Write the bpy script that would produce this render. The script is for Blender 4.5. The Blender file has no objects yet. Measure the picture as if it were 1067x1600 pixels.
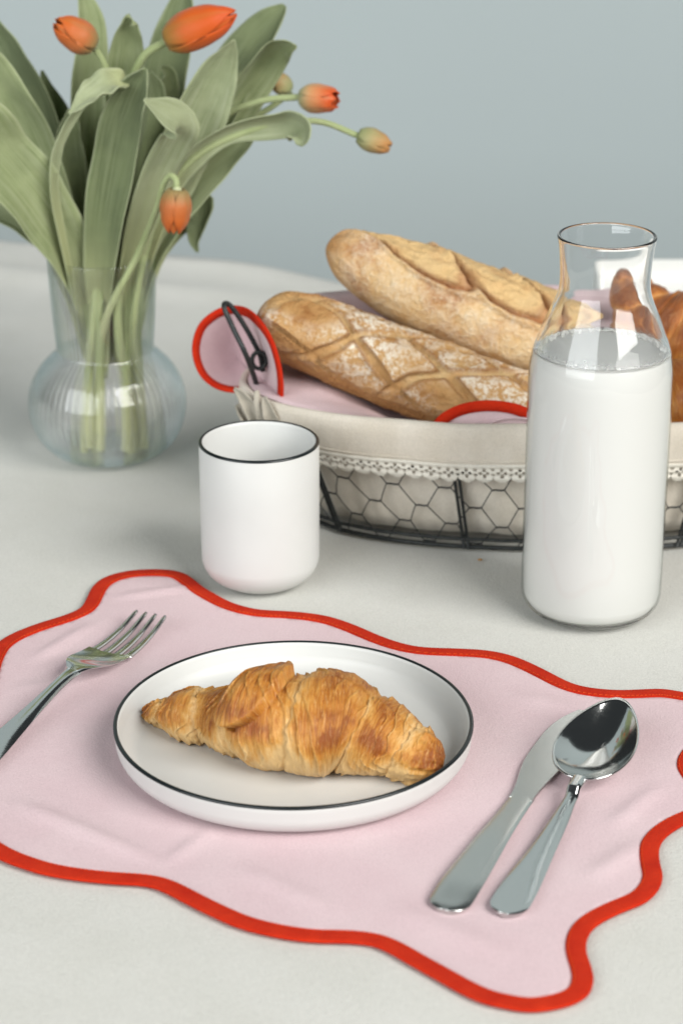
import bpy, bmesh, math, random
import numpy as np
from mathutils import Vector, Matrix, noise, geometry
random.seed(7)
PI = math.pi
SC = bpy.context.scene
COL = SC.collection

# ------------------------------------------------------------------ camera
FPX, PITCH, H = 3490.0, math.radians(22.4), 0.61
cd = bpy.data.cameras.new('camera')
cam = bpy.data.objects.new('camera', cd); COL.objects.link(cam)
cam.location = (0, 0, H); cam.rotation_euler = (PI/2 - PITCH, 0, 0)
cd.sensor_fit = 'VERTICAL'; cd.sensor_height = 36.0; cd.lens = FPX/1600*36
cd.clip_start = 0.05; cd.clip_end = 50
cd.dof.use_dof = True; cd.dof.focus_distance = 1.31; cd.dof.aperture_fstop = 7.6
SC.camera = cam

# ------------------------------------------------------------------ world and lamps (window light indoors)
w = bpy.data.worlds.new('World'); SC.world = w; w.use_nodes = True
bg = w.node_tree.nodes['Background']
bg.inputs[0].default_value = (0.86, 0.95, 1.0, 1); bg.inputs[1].default_value = 0.045
def area(name, loc, target, sx, sy, power, col):
    l = bpy.data.lights.new(name, 'AREA'); l.shape = 'RECTANGLE'; l.size = sx; l.size_y = sy
    l.energy = power; l.color = col
    o = bpy.data.objects.new(name, l); COL.objects.link(o); o.location = loc
    o.rotation_euler = (Vector(target) - Vector(loc)).to_track_quat('-Z', 'Y').to_euler()
    return o
area('window_light', (2.5, -1.10, 2.6), (0.05, 1.7, 0.0), 2.9, 2.5, 244, (1.0, 0.99, 0.96))
area('room_bounce', (-2.5, -1.6, 1.6), (0.0, 1.8, -0.1), 3.8, 2.8, 145, (0.94, 0.985, 1.0))
SC.view_settings.view_transform = 'Standard'; SC.view_settings.look = 'None'
SC.view_settings.gamma = 1; SC.view_settings.exposure = 0.10
SC.view_settings.use_curve_mapping = False
SC.render.engine = 'CYCLES'
cy = SC.cycles
cy.use_denoising = True; cy.max_bounces = 16; cy.transmission_bounces = 14; cy.glossy_bounces = 6
cy.diffuse_bounces = 8; cy.transparent_max_bounces = 12; cy.sample_clamp_indirect = 6.0
cy.caustics_refractive = True; cy.caustics_reflective = True; cy.blur_glossy = 0.6

# ------------------------------------------------------------------ pixel helpers (1067 x 1600 photograph)
_F = Vector((0, math.cos(PITCH), -math.sin(PITCH))); _U = Vector((0, math.sin(PITCH), math.cos(PITCH))); _R = Vector((1, 0, 0))
CAM = Vector((0, 0, H))
def ray(x, y): return _F + _R*((x-533.5)/FPX) + _U*((800-y)/FPX)
def PZ(x, y, z=0.0):
    d = ray(x, y); return CAM + d*((z-H)/d.z)
def PD(x, y, Y):
    d = ray(x, y); return CAM + d*(Y/d.y)

# ------------------------------------------------------------------ materials
def lin(h):
    if isinstance(h, str):
        c = [int(h[i:i+2], 16)/255 for i in (0, 2, 4)]
        return tuple((v/12.92 if v <= .04045 else ((v+.055)/1.055)**2.4) for v in c) + (1,)
    return tuple(h) + (1,) if len(h) == 3 else h
class NT:
    def __init__(s, name):
        s.m = bpy.data.materials.new(name); s.m.use_nodes = True
        s.t = s.m.node_tree; s.n = s.t.nodes; s.p = s.n['Principled BSDF']; s.out = s.n['Material Output']
    def add(s, typ, **kw):
        n = s.n.new(typ)
        for k, v in kw.items(): setattr(n, k, v)
        return n
    def link(s, a, b): s.t.links.new(a, b)
    def set(s, **kw):
        for k, v in kw.items():
            s.p.inputs[k.replace('_', ' ')].default_value = v
    def coord(s, kind='Object', scale=(1, 1, 1)):
        c = s.add('ShaderNodeTexCoord'); mp = s.add('ShaderNodeMapping')
        mp.inputs['Scale'].default_value = scale
        s.link(c.outputs[kind], mp.inputs[0]); return mp.outputs[0]
    def noise(s, vec, scale, detail=4, rough=.55, dist=0.0):
        n = s.add('ShaderNodeTexNoise'); n.inputs['Scale'].default_value = scale
        n.inputs['Detail'].default_value = detail; n.inputs['Roughness'].default_value = rough
        n.inputs['Distortion'].default_value = dist
        if vec is not None: s.link(vec, n.inputs['Vector'])
        return n.outputs['Fac']
    def ramp(s, fac, stops):
        r = s.add('ShaderNodeValToRGB'); e = r.color_ramp.elements
        while len(e) < len(stops): e.new(.5)
        for i, (p, c) in enumerate(stops): e[i].position = p; e[i].color = lin(c)
        s.link(fac, r.inputs[0]); return r.outputs[0]
    def mix(s, fac, a, b, mode='MIX'):
        m = s.add('ShaderNodeMix', data_type='RGBA', blend_type=mode)
        for k, v in ((0, fac), (6, a), (7, b)):
            if hasattr(v, 'is_linked'): s.link(v, m.inputs[k])
            elif k == 0: m.inputs[0].default_value = v
            else: m.inputs[k].default_value = lin(v)
        return m.outputs[2]
    def math(s, op, a, b=None):
        m = s.add('ShaderNodeMath', operation=op)
        for i, v in enumerate((a, b)):
            if v is None: continue
            if hasattr(v, 'is_linked'): s.link(v, m.inputs[i])
            else: m.inputs[i].default_value = v
        return m.outputs[0]
    def attr(s, name):
        a = s.add('ShaderNodeAttribute', attribute_name=name); return a.outputs['Fac']
    def sm(s, v, lo, hi):
        m = s.add('ShaderNodeMapRange', interpolation_type='SMOOTHSTEP')
        s.link(v, m.inputs[0]); m.inputs[1].default_value = lo; m.inputs[2].default_value = hi
        return m.outputs[0]
    def bump(s, h, strength, dist, prev=None):
        b = s.add('ShaderNodeBump'); b.inputs['Strength'].default_value = strength; b.inputs['Distance'].default_value = dist
        s.link(h, b.inputs['Height'])
        if prev is not None: s.link(prev, b.inputs['Normal'])
        return b.outputs[0]
    def color(s, c): s.link(c, s.p.inputs['Base Color'])
    def normal(s, c): s.link(c, s.p.inputs['Normal'])

def fabric(name, c1, c2, scale=1400, bump=.35, dist=.0006, broad=18, sheen=.15, rough=.9):
    m = NT(name); v = m.coord()
    col = m.ramp(m.noise(v, broad, 4), [(.3, c1), (.7, c2)])
    thread = m.noise(v, scale, 2, .7)
    col = m.mix(m.math('MULTIPLY', m.sm(thread, .35, .7), .24), col, m.mix(1.0, col, (.55, .55, .55), 'MULTIPLY'))
    m.color(col); m.set(Roughness=rough, Sheen_Weight=sheen, Specular_IOR_Level=.2)
    b1 = m.bump(m.noise(v, scale*.6, 3, .7), bump, dist)
    m.normal(m.bump(m.noise(v, 9, 3), .12, .006, b1))
    return m.m
M = {}
M['cloth'] = fabric('linen_tablecloth', 'c8c7c0', 'cdccc6', 900, .9, .0008)
M['pink'] = fabric('pink_cotton', 'd2b9bd', 'd7c1c4', 1100, .7, .0006, sheen=.05)
M['red'] = fabric('red_binding', 'b8240c', 'c63012', 1300, .9, .0009, broad=70, sheen=0, rough=1.0)
M['thread'] = fabric('red_thread', 'd8481c', 'dd5424', 1500, .3, broad=60, sheen=0)
M['liner'] = fabric('natural_linen', 'cdc4b5', 'd9d1c4', 1000, .7, broad=40)
M['tie'] = fabric('linen_tie', 'a59e90', 'b3ac9e', 1000, .7, broad=40)
M['lace'] = fabric('cotton_lace', 'dad5c9', 'e3dfd4', 900, .8, broad=60)
def mk_wall():
    m = NT('grey_wall_paint'); v = m.coord()
    m.color(m.ramp(m.noise(v, 1.2, 3), [(.3, 'aab4b5'), (.7, 'adb6b7')])); m.set(Roughness=.85, Specular_IOR_Level=.2)
    m.normal(m.bump(m.noise(v, 90, 3), .06, .002)); return m.m
M['wall'] = mk_wall()
def glaze(name, c, rough=.32, spec=.5):
    m = NT(name); v = m.coord()
    m.color(m.ramp(m.noise(v, 30, 3), [(.35, c), (.65, tuple(x*.975 for x in lin(c)[:3]))])); m.set(Roughness=rough, Specular_IOR_Level=spec)
    m.normal(m.bump(m.noise(v, 45, 2), .05, .0015)); return m.m
M['ceramic'] = glaze('white_stoneware', 'cdcdca', .40)
M['glazed'] = glaze('white_glaze', 'dcdcd8', .18)
M['black'] = glaze('black_glaze', '11191b', .3)
def mk_steel():
    m = NT('polished_steel'); v = m.coord('Object', (1, 8, 8))
    m.set(Metallic=1.0, Roughness=.09); m.p.inputs['Base Color'].default_value = (.60, .61, .60, 1)
    n = m.noise(m.coord(), 260, 3)
    r = m.math('ADD', m.math('MULTIPLY', n, .10), .05); m.link(r, m.p.inputs['Roughness'])
    m.normal(m.bump(m.noise(v, 120, 2), .03, .0005)); return m.m
M['steel'] = mk_steel()
def mk_satin():
    m = NT('satin_steel'); m.set(Metallic=1.0, Roughness=.26)
    m.p.inputs['Base Color'].default_value = (.62, .63, .61, 1)
    m.normal(m.bump(m.noise(m.coord('Object', (1, 30, 1)), 60, 2), .02, .0005)); return m.m
M['satin'] = mk_satin()
def mk_glass(name, tint, real, edge=.55, base=.020):
    """thin-walled glass: clear film with Fresnel gloss, tinted where the wall is seen edge-on, plus a share of true refraction"""
    m = NT(name); gl = m.add('ShaderNodeBsdfGlossy'); gl.inputs['Roughness'].default_value = .0
    tr = m.add('ShaderNodeBsdfTransparent')
    lw = m.add('ShaderNodeLayerWeight'); lw.inputs['Blend'].default_value = .50
    fac_ = m.math('ADD', m.math('MULTIPLY', m.math('POWER', lw.outputs['Facing'], 5.0), .80), base)
    m.link(m.mix(m.math('MULTIPLY', m.math('POWER', lw.outputs['Facing'], 3.0), edge), (1, 1, 1), tint), tr.inputs[0])
    a = m.add('ShaderNodeMixShader'); m.link(fac_, a.inputs[0]); m.link(tr.outputs[0], a.inputs[1]); m.link(gl.outputs[0], a.inputs[2])
    g = m.add('ShaderNodeBsdfGlass'); g.inputs['IOR'].default_value = 1.46; g.inputs['Roughness'].default_value = 0.0
    b = m.add('ShaderNodeMixShader'); b.inputs[0].default_value = real
    m.link(a.outputs[0], b.inputs[1]); m.link(g.outputs[0], b.inputs[2]); m.link(b.outputs[0], m.out.inputs['Surface'])
    return m.m
M['glass'] = mk_glass('clear_glass', (.36, .62, .65), .28, .80, .045)
M['bottle_glass'] = mk_glass('bottle_glass', (.55, .70, .70), 1.0, .5)
M['bottle_wall'] = mk_glass('bottle_wall_glass', (.80, .86, .85), .0, .35)
def mk_milk():
    m = NT('milk'); m.p.inputs['Base Color'].default_value = lin('cfcfcb')
    m.set(Roughness=.4)
    return m.m
M['milk'] = mk_milk()
def mk_foam():
    m = NT('milk_foam'); m.p.inputs['Base Color'].default_value = lin('e4e4e0'); m.set(Roughness=.3); return m.m
M['foam'] = mk_foam()
def mk_film():
    m = NT('milk_film'); m.p.inputs['Base Color'].default_value = lin('e4e4e0'); m.set(Roughness=.4)
    o = m.coord(); nn = m.math('ADD', m.math('MULTIPLY', m.noise(o, 160, 4, .6), .8), m.math('MULTIPLY', m.noise(o, 600, 2, .6), .35))
    al = m.math('MULTIPLY', m.sm(m.math('SUBTRACT', nn, m.math('MULTIPLY', m.attr('rise'), .75)), .08, .75), .62)
    m.link(al, m.p.inputs['Alpha']); return m.m
M['film'] = mk_film()
def mk_wire():
    m = NT('dark_wire'); v = m.coord(); m.color(m.ramp(m.noise(v, 300, 3), [(.3, '26292a'), (.75, '3b3d3c')]))
    m.set(Roughness=.5, Metallic=.5); m.normal(m.bump(m.noise(v, 700, 2), .3, .0004)); return m.m
M['wire'] = mk_wire()
def mk_leaf(name, a, b, c, foot='a9ae80'):
    m = NT(name); uv = m.coord('UV', (30, 1.0, 1)); o = m.coord()
    stripe = m.noise(uv, 3.0, 3, .6)
    col = m.ramp(m.noise(o, 26, 4), [(.40, a), (.60, b)])
    col = m.mix(m.math('MULTIPLY', m.sm(stripe, .42, .60), .85), col, c)
    sp_ = m.add('ShaderNodeSeparateXYZ'); tcn = m.add('ShaderNodeTexCoord'); m.link(tcn.outputs['UV'], sp_.inputs[0])
    col = m.mix(m.math('SUBTRACT', 1.0, m.sm(sp_.outputs[1], .10, .42)), col, foot)       # pale sheath at the foot
    m.color(col); m.set(Roughness=.55, Specular_IOR_Level=.3, Sheen_Weight=.12)
    rim = m.sm(m.math('ABSOLUTE', m.math('SUBTRACT', sp_.outputs[0], .5)), .462, .497)
    col2 = m.mix(m.math('MULTIPLY', rim, .5), col, 'b7bf9a'); m.color(col2)
    m.normal(m.bump(stripe, .4, .0014, m.bump(m.noise(o, 60, 3), .35, .003)))
    tr = m.add('ShaderNodeBsdfTranslucent'); tr.inputs[0].default_value = lin('86a050')
    mx = m.add('ShaderNodeMixShader'); mx.inputs[0].default_value = .16
    m.link(m.p.outputs[0], mx.inputs[1]); m.link(tr.outputs[0], mx.inputs[2]); m.link(mx.outputs[0], m.out.inputs['Surface'])
    return m.m
M['leaf'] = mk_leaf('tulip_leaf', '788556', '949f70', 'a8b18a')
M['leaf_dark'] = mk_leaf('tulip_leaf_deep', '5c6847', '748058', '89936e')
M['leaf_pale'] = mk_leaf('tulip_leaf_pale', '88936a', '9da67e', 'b0b796')
M['stem'] = mk_leaf('tulip_stem', '94a468', 'aab682', 'b9c294', 'cdd0a0')
M['stem_low'] = mk_leaf('tulip_stem_low', 'a5af74', 'bcc290', 'c9cda2')
def mk_petal(name, base, mid, tip):
    m = NT(name); uvx = m.add('ShaderNodeTexCoord'); sep = m.add('ShaderNodeSeparateXYZ'); m.link(uvx.outputs['UV'], sep.inputs[0])
    st = m.noise(m.coord('UV', (22, 1.5, 1)), 3, 3, .6)
    f = m.math('ADD', sep.outputs[1], m.math('MULTIPLY', m.math('SUBTRACT', st, .5), .25))
    col = m.ramp(f, [(.04, base), (.34, mid), (.85, tip)])
    rib = m.math('ABSOLUTE', m.math('SUBTRACT', sep.outputs[0], .5))
    col = m.mix(m.math('MULTIPLY', m.math('SUBTRACT', 1.0, m.sm(rib, .0, .16)), .22), col, base)
    m.color(col); m.set(Roughness=.45, Specular_IOR_Level=.35, Sheen_Weight=.1)
    m.normal(m.bump(st, .3, .001))
    tr = m.add('ShaderNodeBsdfTranslucent'); m.link(col, tr.inputs[0]); mx = m.add('ShaderNodeMixShader'); mx.inputs[0].default_value = .22
    m.link(m.p.outputs[0], mx.inputs[1]); m.link(tr.outputs[0], mx.inputs[2]); m.link(mx.outputs[0], m.out.inputs['Surface'])
    return m.m
M['petal'] = mk_petal('orange_petal', 'a9803c', 'd0621f', 'd6581a')
M['petal_dull'] = mk_petal('faded_orange_petal', 'a08a58', 'c67440', 'd0661f')
M['petal_green'] = mk_petal('green_bud_petal', '98a070', 'a8a070', 'c08a50')
M['petal_pale'] = mk_petal('pale_base_petal', 'b4b68a', 'cf9a68', 'd85a22')
def mk_crust(name, dark, mid, pale, ear, flour, fl_lo, fl_hi, rough=.6):
    """score attr: opened crumb; edge attr: browned lips; flour attr: dusted skin; tip attr: darker ends"""
    m = NT(name); v = m.coord()
    n1 = m.noise(v, 34, 5, .6); n2 = m.noise(v, 130, 4, .65); n3 = m.noise(v, 420, 3, .7)
    col = m.ramp(n1, [(.30, dark), (.5, mid), (.72, pale)])
    col = m.mix(m.math('MULTIPLY', n2, .35), col, mid)
    col = m.mix(m.attr('score'), col, m.mix(m.sm(n1, .4, .65), ear, mid))
    fl = m.math('MULTIPLY', m.attr('flour'), m.sm(m.math('ADD', m.math('MULTIPLY', n2, .55), m.math('MULTIPLY', n3, .5)), fl_lo, fl_hi))
    col = m.mix(fl, col, flour)
    col = m.mix(m.attr('edge'), col, dark)
    col = m.mix(m.attr('tip'), col, m.mix(.5, dark, mid))
    m.color(col); m.set(Roughness=rough, Specular_IOR_Level=.3)
    m.normal(m.bump(n3, .7, .0020, m.bump(n2, .75, .005))); return m.m
M['crust_rustic'] = mk_crust('rustic_crust', '8a5626', 'b68c58', 'c6a373', 'c8ad7e', 'e2d9c8', .46, .60)
M['crust_pale'] = mk_crust('pale_crust', '96592a', 'c9a26c', 'd4b98c', 'd6bd8c', 'dfd3bc', .34, .82)
def mk_pastry(name, deep, brown, gold, pale, rough=.45):
    m = NT(name); uv = m.coord('UV', (1, 1, 1)); o = m.coord()
    streak = m.noise(m.coord('UV', (50, 5.0, 1)), 2.4, 5, .7, .8)
    broad = m.noise(o, 42, 5, .6, .5)
    fine = m.noise(m.coord('UV', (170, 12, 1)), 2.0, 4, .65, .8)
    f = m.math('ADD', m.math('ADD', m.math('MULTIPLY', broad, .52), .12), m.math('MULTIPLY', streak, .45))
    f = m.math('SUBTRACT', f, m.math('MULTIPLY', m.attr('toast'), .27))
    f = m.math('ADD', f, m.math('MULTIPLY', m.attr('score'), .22))
    col = m.ramp(f, [(.34, deep), (.44, brown), (.56, gold), (.70, pale)])
    col = m.mix(m.math('MULTIPLY', m.sm(fine, .51, .68), .38), col, pale)
    m.color(col); m.set(Roughness=rough, Specular_IOR_Level=.4)
    b = m.bump(streak, .6, .0028); b = m.bump(fine, .5, .0012, b)
    m.normal(m.bump(m.noise(o, 240, 4, .7), .25, .0010, b)); return m.m
M['pastry'] = mk_pastry('croissant_crust', '8c4912', 'b3722a', 'cb9348', 'ddb67c', .42)
M['pastry_dark'] = mk_pastry('glossy_croissant_crust', '7a3c12', 'a25c24', 'c88642', 'e0ba86', .3)

# ------------------------------------------------------------------ mesh helpers
def tag(o, label=None, cat=None, group=None, kind=None):
    if label: o['label'] = label
    if cat: o['category'] = cat
    if group: o['group'] = group
    if kind: o['kind'] = kind
    return o
def empty(name, loc, label, cat, group=None):
    o = bpy.data.objects.new(name, None); COL.objects.link(o); o.location = loc; o.empty_display_size = .02
    return tag(o, label, cat, group)
def mk(name, verts, faces, mat, parent=None, smooth=True, attrs=None, uvs=None):
    me = bpy.data.meshes.new(name)
    org = Vector((0, 0, 0))
    if parent is not None:
        p = parent
        while p is not None: org += p.location; p = p.parent
    me.from_pydata([tuple(Vector(v)-org) for v in verts], [], faces)
    if attrs:
        for k, vals in attrs.items():
            a = me.attributes.new(k, 'FLOAT', 'POINT'); a.data.foreach_set('value', np.asarray(vals, dtype=np.float32))
    if uvs is not None:
        l = me.uv_layers.new(name='UVMap'); idx = np.empty(len(me.loops), dtype=np.int32); me.loops.foreach_get('vertex_index', idx)
        l.data.foreach_set('uv', np.asarray(uvs, dtype=np.float32)[idx].ravel())
    me.materials.append(M[mat] if isinstance(mat, str) else mat)
    if smooth: me.polygons.foreach_set('use_smooth', [True]*len(me.polygons))
    me.validate(); me.update()
    o = bpy.data.objects.new(name, me); COL.objects.link(o)
    if parent is not None: o.parent = parent
    return o
def fix_normals(o):
    bm = bmesh.new(); bm.from_mesh(o.data); bmesh.ops.recalc_face_normals(bm, faces=bm.faces); bm.to_mesh(o.data); bm.free(); return o
def solid(o, t, off=0.0):
    md = o.modifiers.new('thickness', 'SOLIDIFY'); md.thickness = t; md.offset = off; return o
def cr(pts, n, closed=False):
    """Catmull-Rom through rows of numbers, n samples"""
    P = np.array(pts, dtype=float); m = len(P)
    out = []
    if closed: ts = np.linspace(0, m, n, endpoint=False)
    else: ts = np.linspace(0, m-1, n)
    for t in ts:
        i = int(math.floor(t)); f = t-i
        if closed: a, b, c, d = P[(i-1) % m], P[i % m], P[(i+1) % m], P[(i+2) % m]
        else:
            if i >= m-1: i, f = m-2, 1.0
            b, c = P[i], P[i+1]; a = P[i-1] if i > 0 else 2*b-c; d = P[i+2] if i+2 < m else 2*c-b
        out.append(.5*((2*b)+(c-a)*f+(2*a-5*b+4*c-d)*f*f+(3*b-a-3*c+d)*f**3))
    return np.array(out)
def grid_faces(nu, nv, cu=False, cv=False, off=0):
    fs = []
    for i in range(nu if cu else nu-1):
        for j in range(nv if cv else nv-1):
            a, b = i % nu, (i+1) % nu; c, d = j % nv, (j+1) % nv
            fs.append((off+a*nv+c, off+b*nv+c, off+b*nv+d, off+a*nv+d))
    return fs
def frames(P):
    P = [Vector(p) for p in P]; n = len(P); T = []
    for i in range(n):
        t = P[min(i+1, n-1)]-P[max(i-1, 0)]; T.append(t.normalized() if t.length > 0 else Vector((0, 0, 1)))
    ref = Vector((0, 0, 1)) if abs(T[0].z) < .9 else Vector((0, 1, 0))
    N = [(ref-T[0]*ref.dot(T[0])).normalized()]
    for i in range(1, n):
        v = N[-1]-T[i]*N[-1].dot(T[i]); N.append(v.normalized())
    return P, T, N
def tube_data(pts, rad, segs=10, closed=False, flat=1.0):
    P, T, N = frames(pts); n = len(P); V = []
    for i in range(n):
        r = rad[i] if hasattr(rad, '__len__') else rad
        B = T[i].cross(N[i])
        for k in range(segs):
            a = 2*PI*k/segs; V.append(P[i]+N[i]*(math.cos(a)*r)+B*(math.sin(a)*r*flat))
    F = grid_faces(n, segs, closed, True)
    if not closed:
        F.append(tuple(range(segs))[::-1]); F.append(tuple(range((n-1)*segs, n*segs)))
    return V, F
def tube(name, pts, rad, mat, parent=None, segs=10, closed=False, uv=False):
    V, F = tube_data(pts, rad, segs, closed)
    n = len(pts); uvs = [(k/segs, i/n) for i in range(n) for k in range(segs)] if uv else None
    return mk(name, V, F, mat, parent, uvs=uvs)
def join(parts):
    V, F = [], []
    for v, f in parts:
        o = len(V); V += list(v); F += [tuple(i+o for i in q) for q in f]
    return V, F
def lathe(name, prof, c, mat, parent=None, segs=96, closed=False, rmod=None):
    V = []; n = len(prof)
    for i, (r, z) in enumerate(prof):
        for k in range(segs):
            a = 2*PI*k/segs; rr = r*(rmod(i, a) if rmod else 1)
            V.append((c[0]+rr*math.cos(a), c[1]+rr*math.sin(a), c[2]+z))
    F = []
    for i in range(n if closed else n-1):
        i2 = (i+1) % n
        for k in range(segs):
            k2 = (k+1) % segs; F.append((i*segs+k, i*segs+k2, i2*segs+k2, i2*segs+k))
    o = mk(name, V, F, mat, parent)
    bm = bmesh.new(); bm.from_mesh(o.data)
    bmesh.ops.remove_doubles(bm, verts=bm.verts, dist=1e-6); bmesh.ops.recalc_face_normals(bm, faces=bm.faces)
    for f in bm.faces: f.smooth = True
    bm.to_mesh(o.data); bm.free(); return o
def arc(cx, cz, r, a0, a1, n):
    return [(cx+r*math.cos(math.radians(a0+(a1-a0)*i/n)), cz+r*math.sin(math.radians(a0+(a1-a0)*i/n))) for i in range(n+1)]
lsp = lambda a, b, n_: [a+(b-a)*i/(n_-1) for i in range(n_)]
def nz(x, y, z=0.0): return noise.noise(Vector((x, y, z)))
def sstep(x, a, b):
    t = max(0, min(1, (x-a)/(b-a))); return t*t*(3-2*t)

# ------------------------------------------------------------------ wall
EA, EB = PZ(265, 413), PZ(480, 441)                  # two points of the table's far edge
ED = (EB-EA).normalized(); EN = Vector((-ED.y, ED.x, 0))
if EN.y < 0: EN = -EN
wc = Vector((0, 2.80, 0)); WD, WN = Vector((1, 0, 0)), Vector((0, 1, 0))
V = [wc-WD*3+Vector((0, 0, -1.2)), wc+WD*3.4+Vector((0, 0, -1.2)), wc+WD*3.4+Vector((0, 0, 1.75)), wc-WD*3+Vector((0, 0, 1.75))]
V += [v+WN*.12 for v in V]
tag(mk('wall', V, [(0, 1, 2, 3), (7, 6, 5, 4), (0, 4, 5, 1), (1, 5, 6, 2), (2, 6, 7, 3), (3, 7, 4, 0)], 'wall', smooth=False), kind='structure')

# ------------------------------------------------------------------ tablecloth: table-aligned sheet, s along the far edge, t towards the camera
def cloth_xy(s, t): return EA + ED*s - EN*t
FOLDS = [((-.55, .14), (.20, .05), .024, .009), ((-.6, .30), (.05, .18), .030, .006), ((-.2, -.03), (.28, .015), .022, .011), ((-.8, .0), (-.12, .03), .02, .010),
         ((-.7, .48), (-.05, .36), .03, .003), ((-.6, .62), (.02, .50), .04, .0025), ((-.1, 1.12), (.3, 1.02), .03, -.003), ((-.3, 1.30), (.5, 1.22), .05, -.003)]
def st_of(x, y):
    p = PZ(x, y)-EA; return (p.dot(ED), -p.dot(EN))
FOLDS += [(st_of(-60, 668), st_of(330, 770), .016, .0026), (st_of(-80, 760), st_of(260, 842), .012, .0014), (st_of(-60, 860), st_of(140, 880), .012, .0012),
          (st_of(-50, 1440), st_of(420, 1560), .020, .0016), (st_of(940, 1560), st_of(1120, 1420), .014, .0014), (st_of(560, 905), st_of(800, 985), .012, .0010)]
def cloth_z(s, t):
    z = -.0011 + .0009*nz(s*5, t*5, 3) + .0004*nz(s*17, t*17, 7) - .0005
    for (a, b), (c, d), wd, h in FOLDS:
        ux, uy = c-a, d-b; L = math.hypot(ux, uy); ux /= L; uy /= L
        q = (s-a)*ux+(t-b)*uy; e = abs((s-a)*-uy+(t-b)*ux + .012*math.sin(q*9))
        k = sstep(q, 0, .12)*(1-sstep(q, L-.25, L))
        z += h*k*math.exp(-(e/wd)**2)
    return z
nu, nv = 190, 210
V = []
S0, S1, T0, T1 = -.95, 1.25, -.01, 1.75
rows = [(-.030, -.40), (-.030, -.25), (-.029, -.12), (-.027, -.05), (-.022, -.022), (-.013, -.009)]
for i in range(nu):
    s = S0+(S1-S0)*i/(nu-1)
    for (to, zo) in rows:
        wv = .010*math.sin(s*22+1.5*math.sin(s*7))*min(1, -zo*6)
        p = cloth_xy(s, to-wv); V.append((p.x, p.y, zo+cloth_z(s, 0)*(1+zo/.4)))
    for j in range(nv):
        t = T0+(T1-T0)*j/(nv-1)
        p = cloth_xy(s, t); V.append((p.x, p.y, cloth_z(s, t)))
tc = mk('tablecloth', V, grid_faces(nu, nv+len(rows)), 'cloth')
fix_normals(tc); solid(tc, .0008, -1 if tc.data.polygons[nv*20].normal.z > 0 else 1)
tag(tc, 'off white linen tablecloth covering the whole table', 'tablecloth')

# ------------------------------------------------------------------ placemat
OUT = [(0,1006),(24,992),(59,978),(98,966),(126,954),(136,939),(146,919),(165,905),(197,896),(236,893),(272,895),(295,903),(315,919),(335,931),(362,945),(394,954),(420,957),
       (462,959),(512,966),(556,981),(600,1000),(650,1014),(712,1017),(762,1020),(806,1030),(850,1050),(887,1069),(919,1078),(962,1082),(1000,1081),(1034,1080),(1067,1085),
       (1104,1090),(1132,1104),(1140,1126),(1122,1152),(1096,1176),(1082,1200),(1098,1222),(1118,1240),(1122,1258),(1104,1276),
       (1067,1291),(1038,1311),(1028,1331),(1030,1354),(1034,1372),(1028,1392),(1008,1412),(972,1427),(937,1445),(919,1463),(914,1488),(922,1513),(926,1534),(919,1556),(896,1571),
       (861,1580),(826,1583),(790,1578),(750,1568),(714,1551),(679,1531),(638,1508),(603,1488),(573,1478),(527,1475),(506,1475),(466,1472),(420,1464),(374,1452),(334,1435),(293,1415),
       (253,1394),(223,1386),(177,1383),(126,1378),(76,1370),(40,1360),(0,1345),(-36,1322),(-60,1290),(-78,1262),(-112,1240),(-128,1205),(-118,1172),(-84,1146),(-52,1128),(-34,1104),(-30,1076),(-24,1046),(-14,1022)]
outl = cr([(PZ(x, y).x, PZ(x, y).y) for x, y in OUT], 520, True)
# even spacing and a little smoothing
for _ in range(3): outl = .25*np.roll(outl, 1, 0)+.5*outl+.25*np.roll(outl, -1, 0)
def mat_z(x, y):
    z = .0009 + .0004*nz(x*14, y*14, 2)
    for (ax, ay), (bx, by), wd, h in MATF:
        ux, uy = bx-ax, by-ay; L = math.hypot(ux, uy); ux /= L; uy /= L
        q = (x-ax)*ux+(y-ay)*uy; e = abs(-(x-ax)*uy+(y-ay)*ux)
        z += h*sstep(q, -.01, L*.25)*(1-sstep(q, L*.6, L+.01))*math.exp(-(e/wd)**2)
    return z
def g(x, y): p = PZ(x, y); return (p.x, p.y)
MATF = [(g(60,1030), g(150,975), .004, .0022), (g(90,1045), g(190,1010), .005, .0014), (g(190,935), g(300,920), .004, .0018), (g(20,1255), g(260,1355), .005, .0022),
        (g(270,1345), g(330,1300), .004, .0015), (g(960,1290), g(1030,1230), .005, .002), (g(930,1370), g(1000,1320), .006, .0018), (g(380,1360), g(520,1425), .006, .0012),
        (g(30,1080), g(130,1060), .006, .001), (g(820,1090), g(900,1110), .006, .001), (g(620,1420), g(800,1500), .008, .0012)]
n = len(outl)
tan = np.roll(outl, -2, 0)-np.roll(outl, 2, 0); tan /= np.linalg.norm(tan, axis=1)[:, None]
nrm = np.stack([tan[:, 1], -tan[:, 0]], 1)
area2 = np.sum(outl[:, 0]*np.roll(outl[:, 1], -1)-np.roll(outl[:, 0], -1)*outl[:, 1])
if area2 < 0: nrm = -nrm        # outward
BW = .0100
inner = outl-nrm*BW
for _ in range(4): inner = .25*np.roll(inner, 1, 0)+.5*inner+.25*np.roll(inner, -1, 0)
pm = empty('placemat', (0, 1.13, 0), 'pink cotton placemat with wavy red bound edge under the plate', 'placemat')
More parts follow.
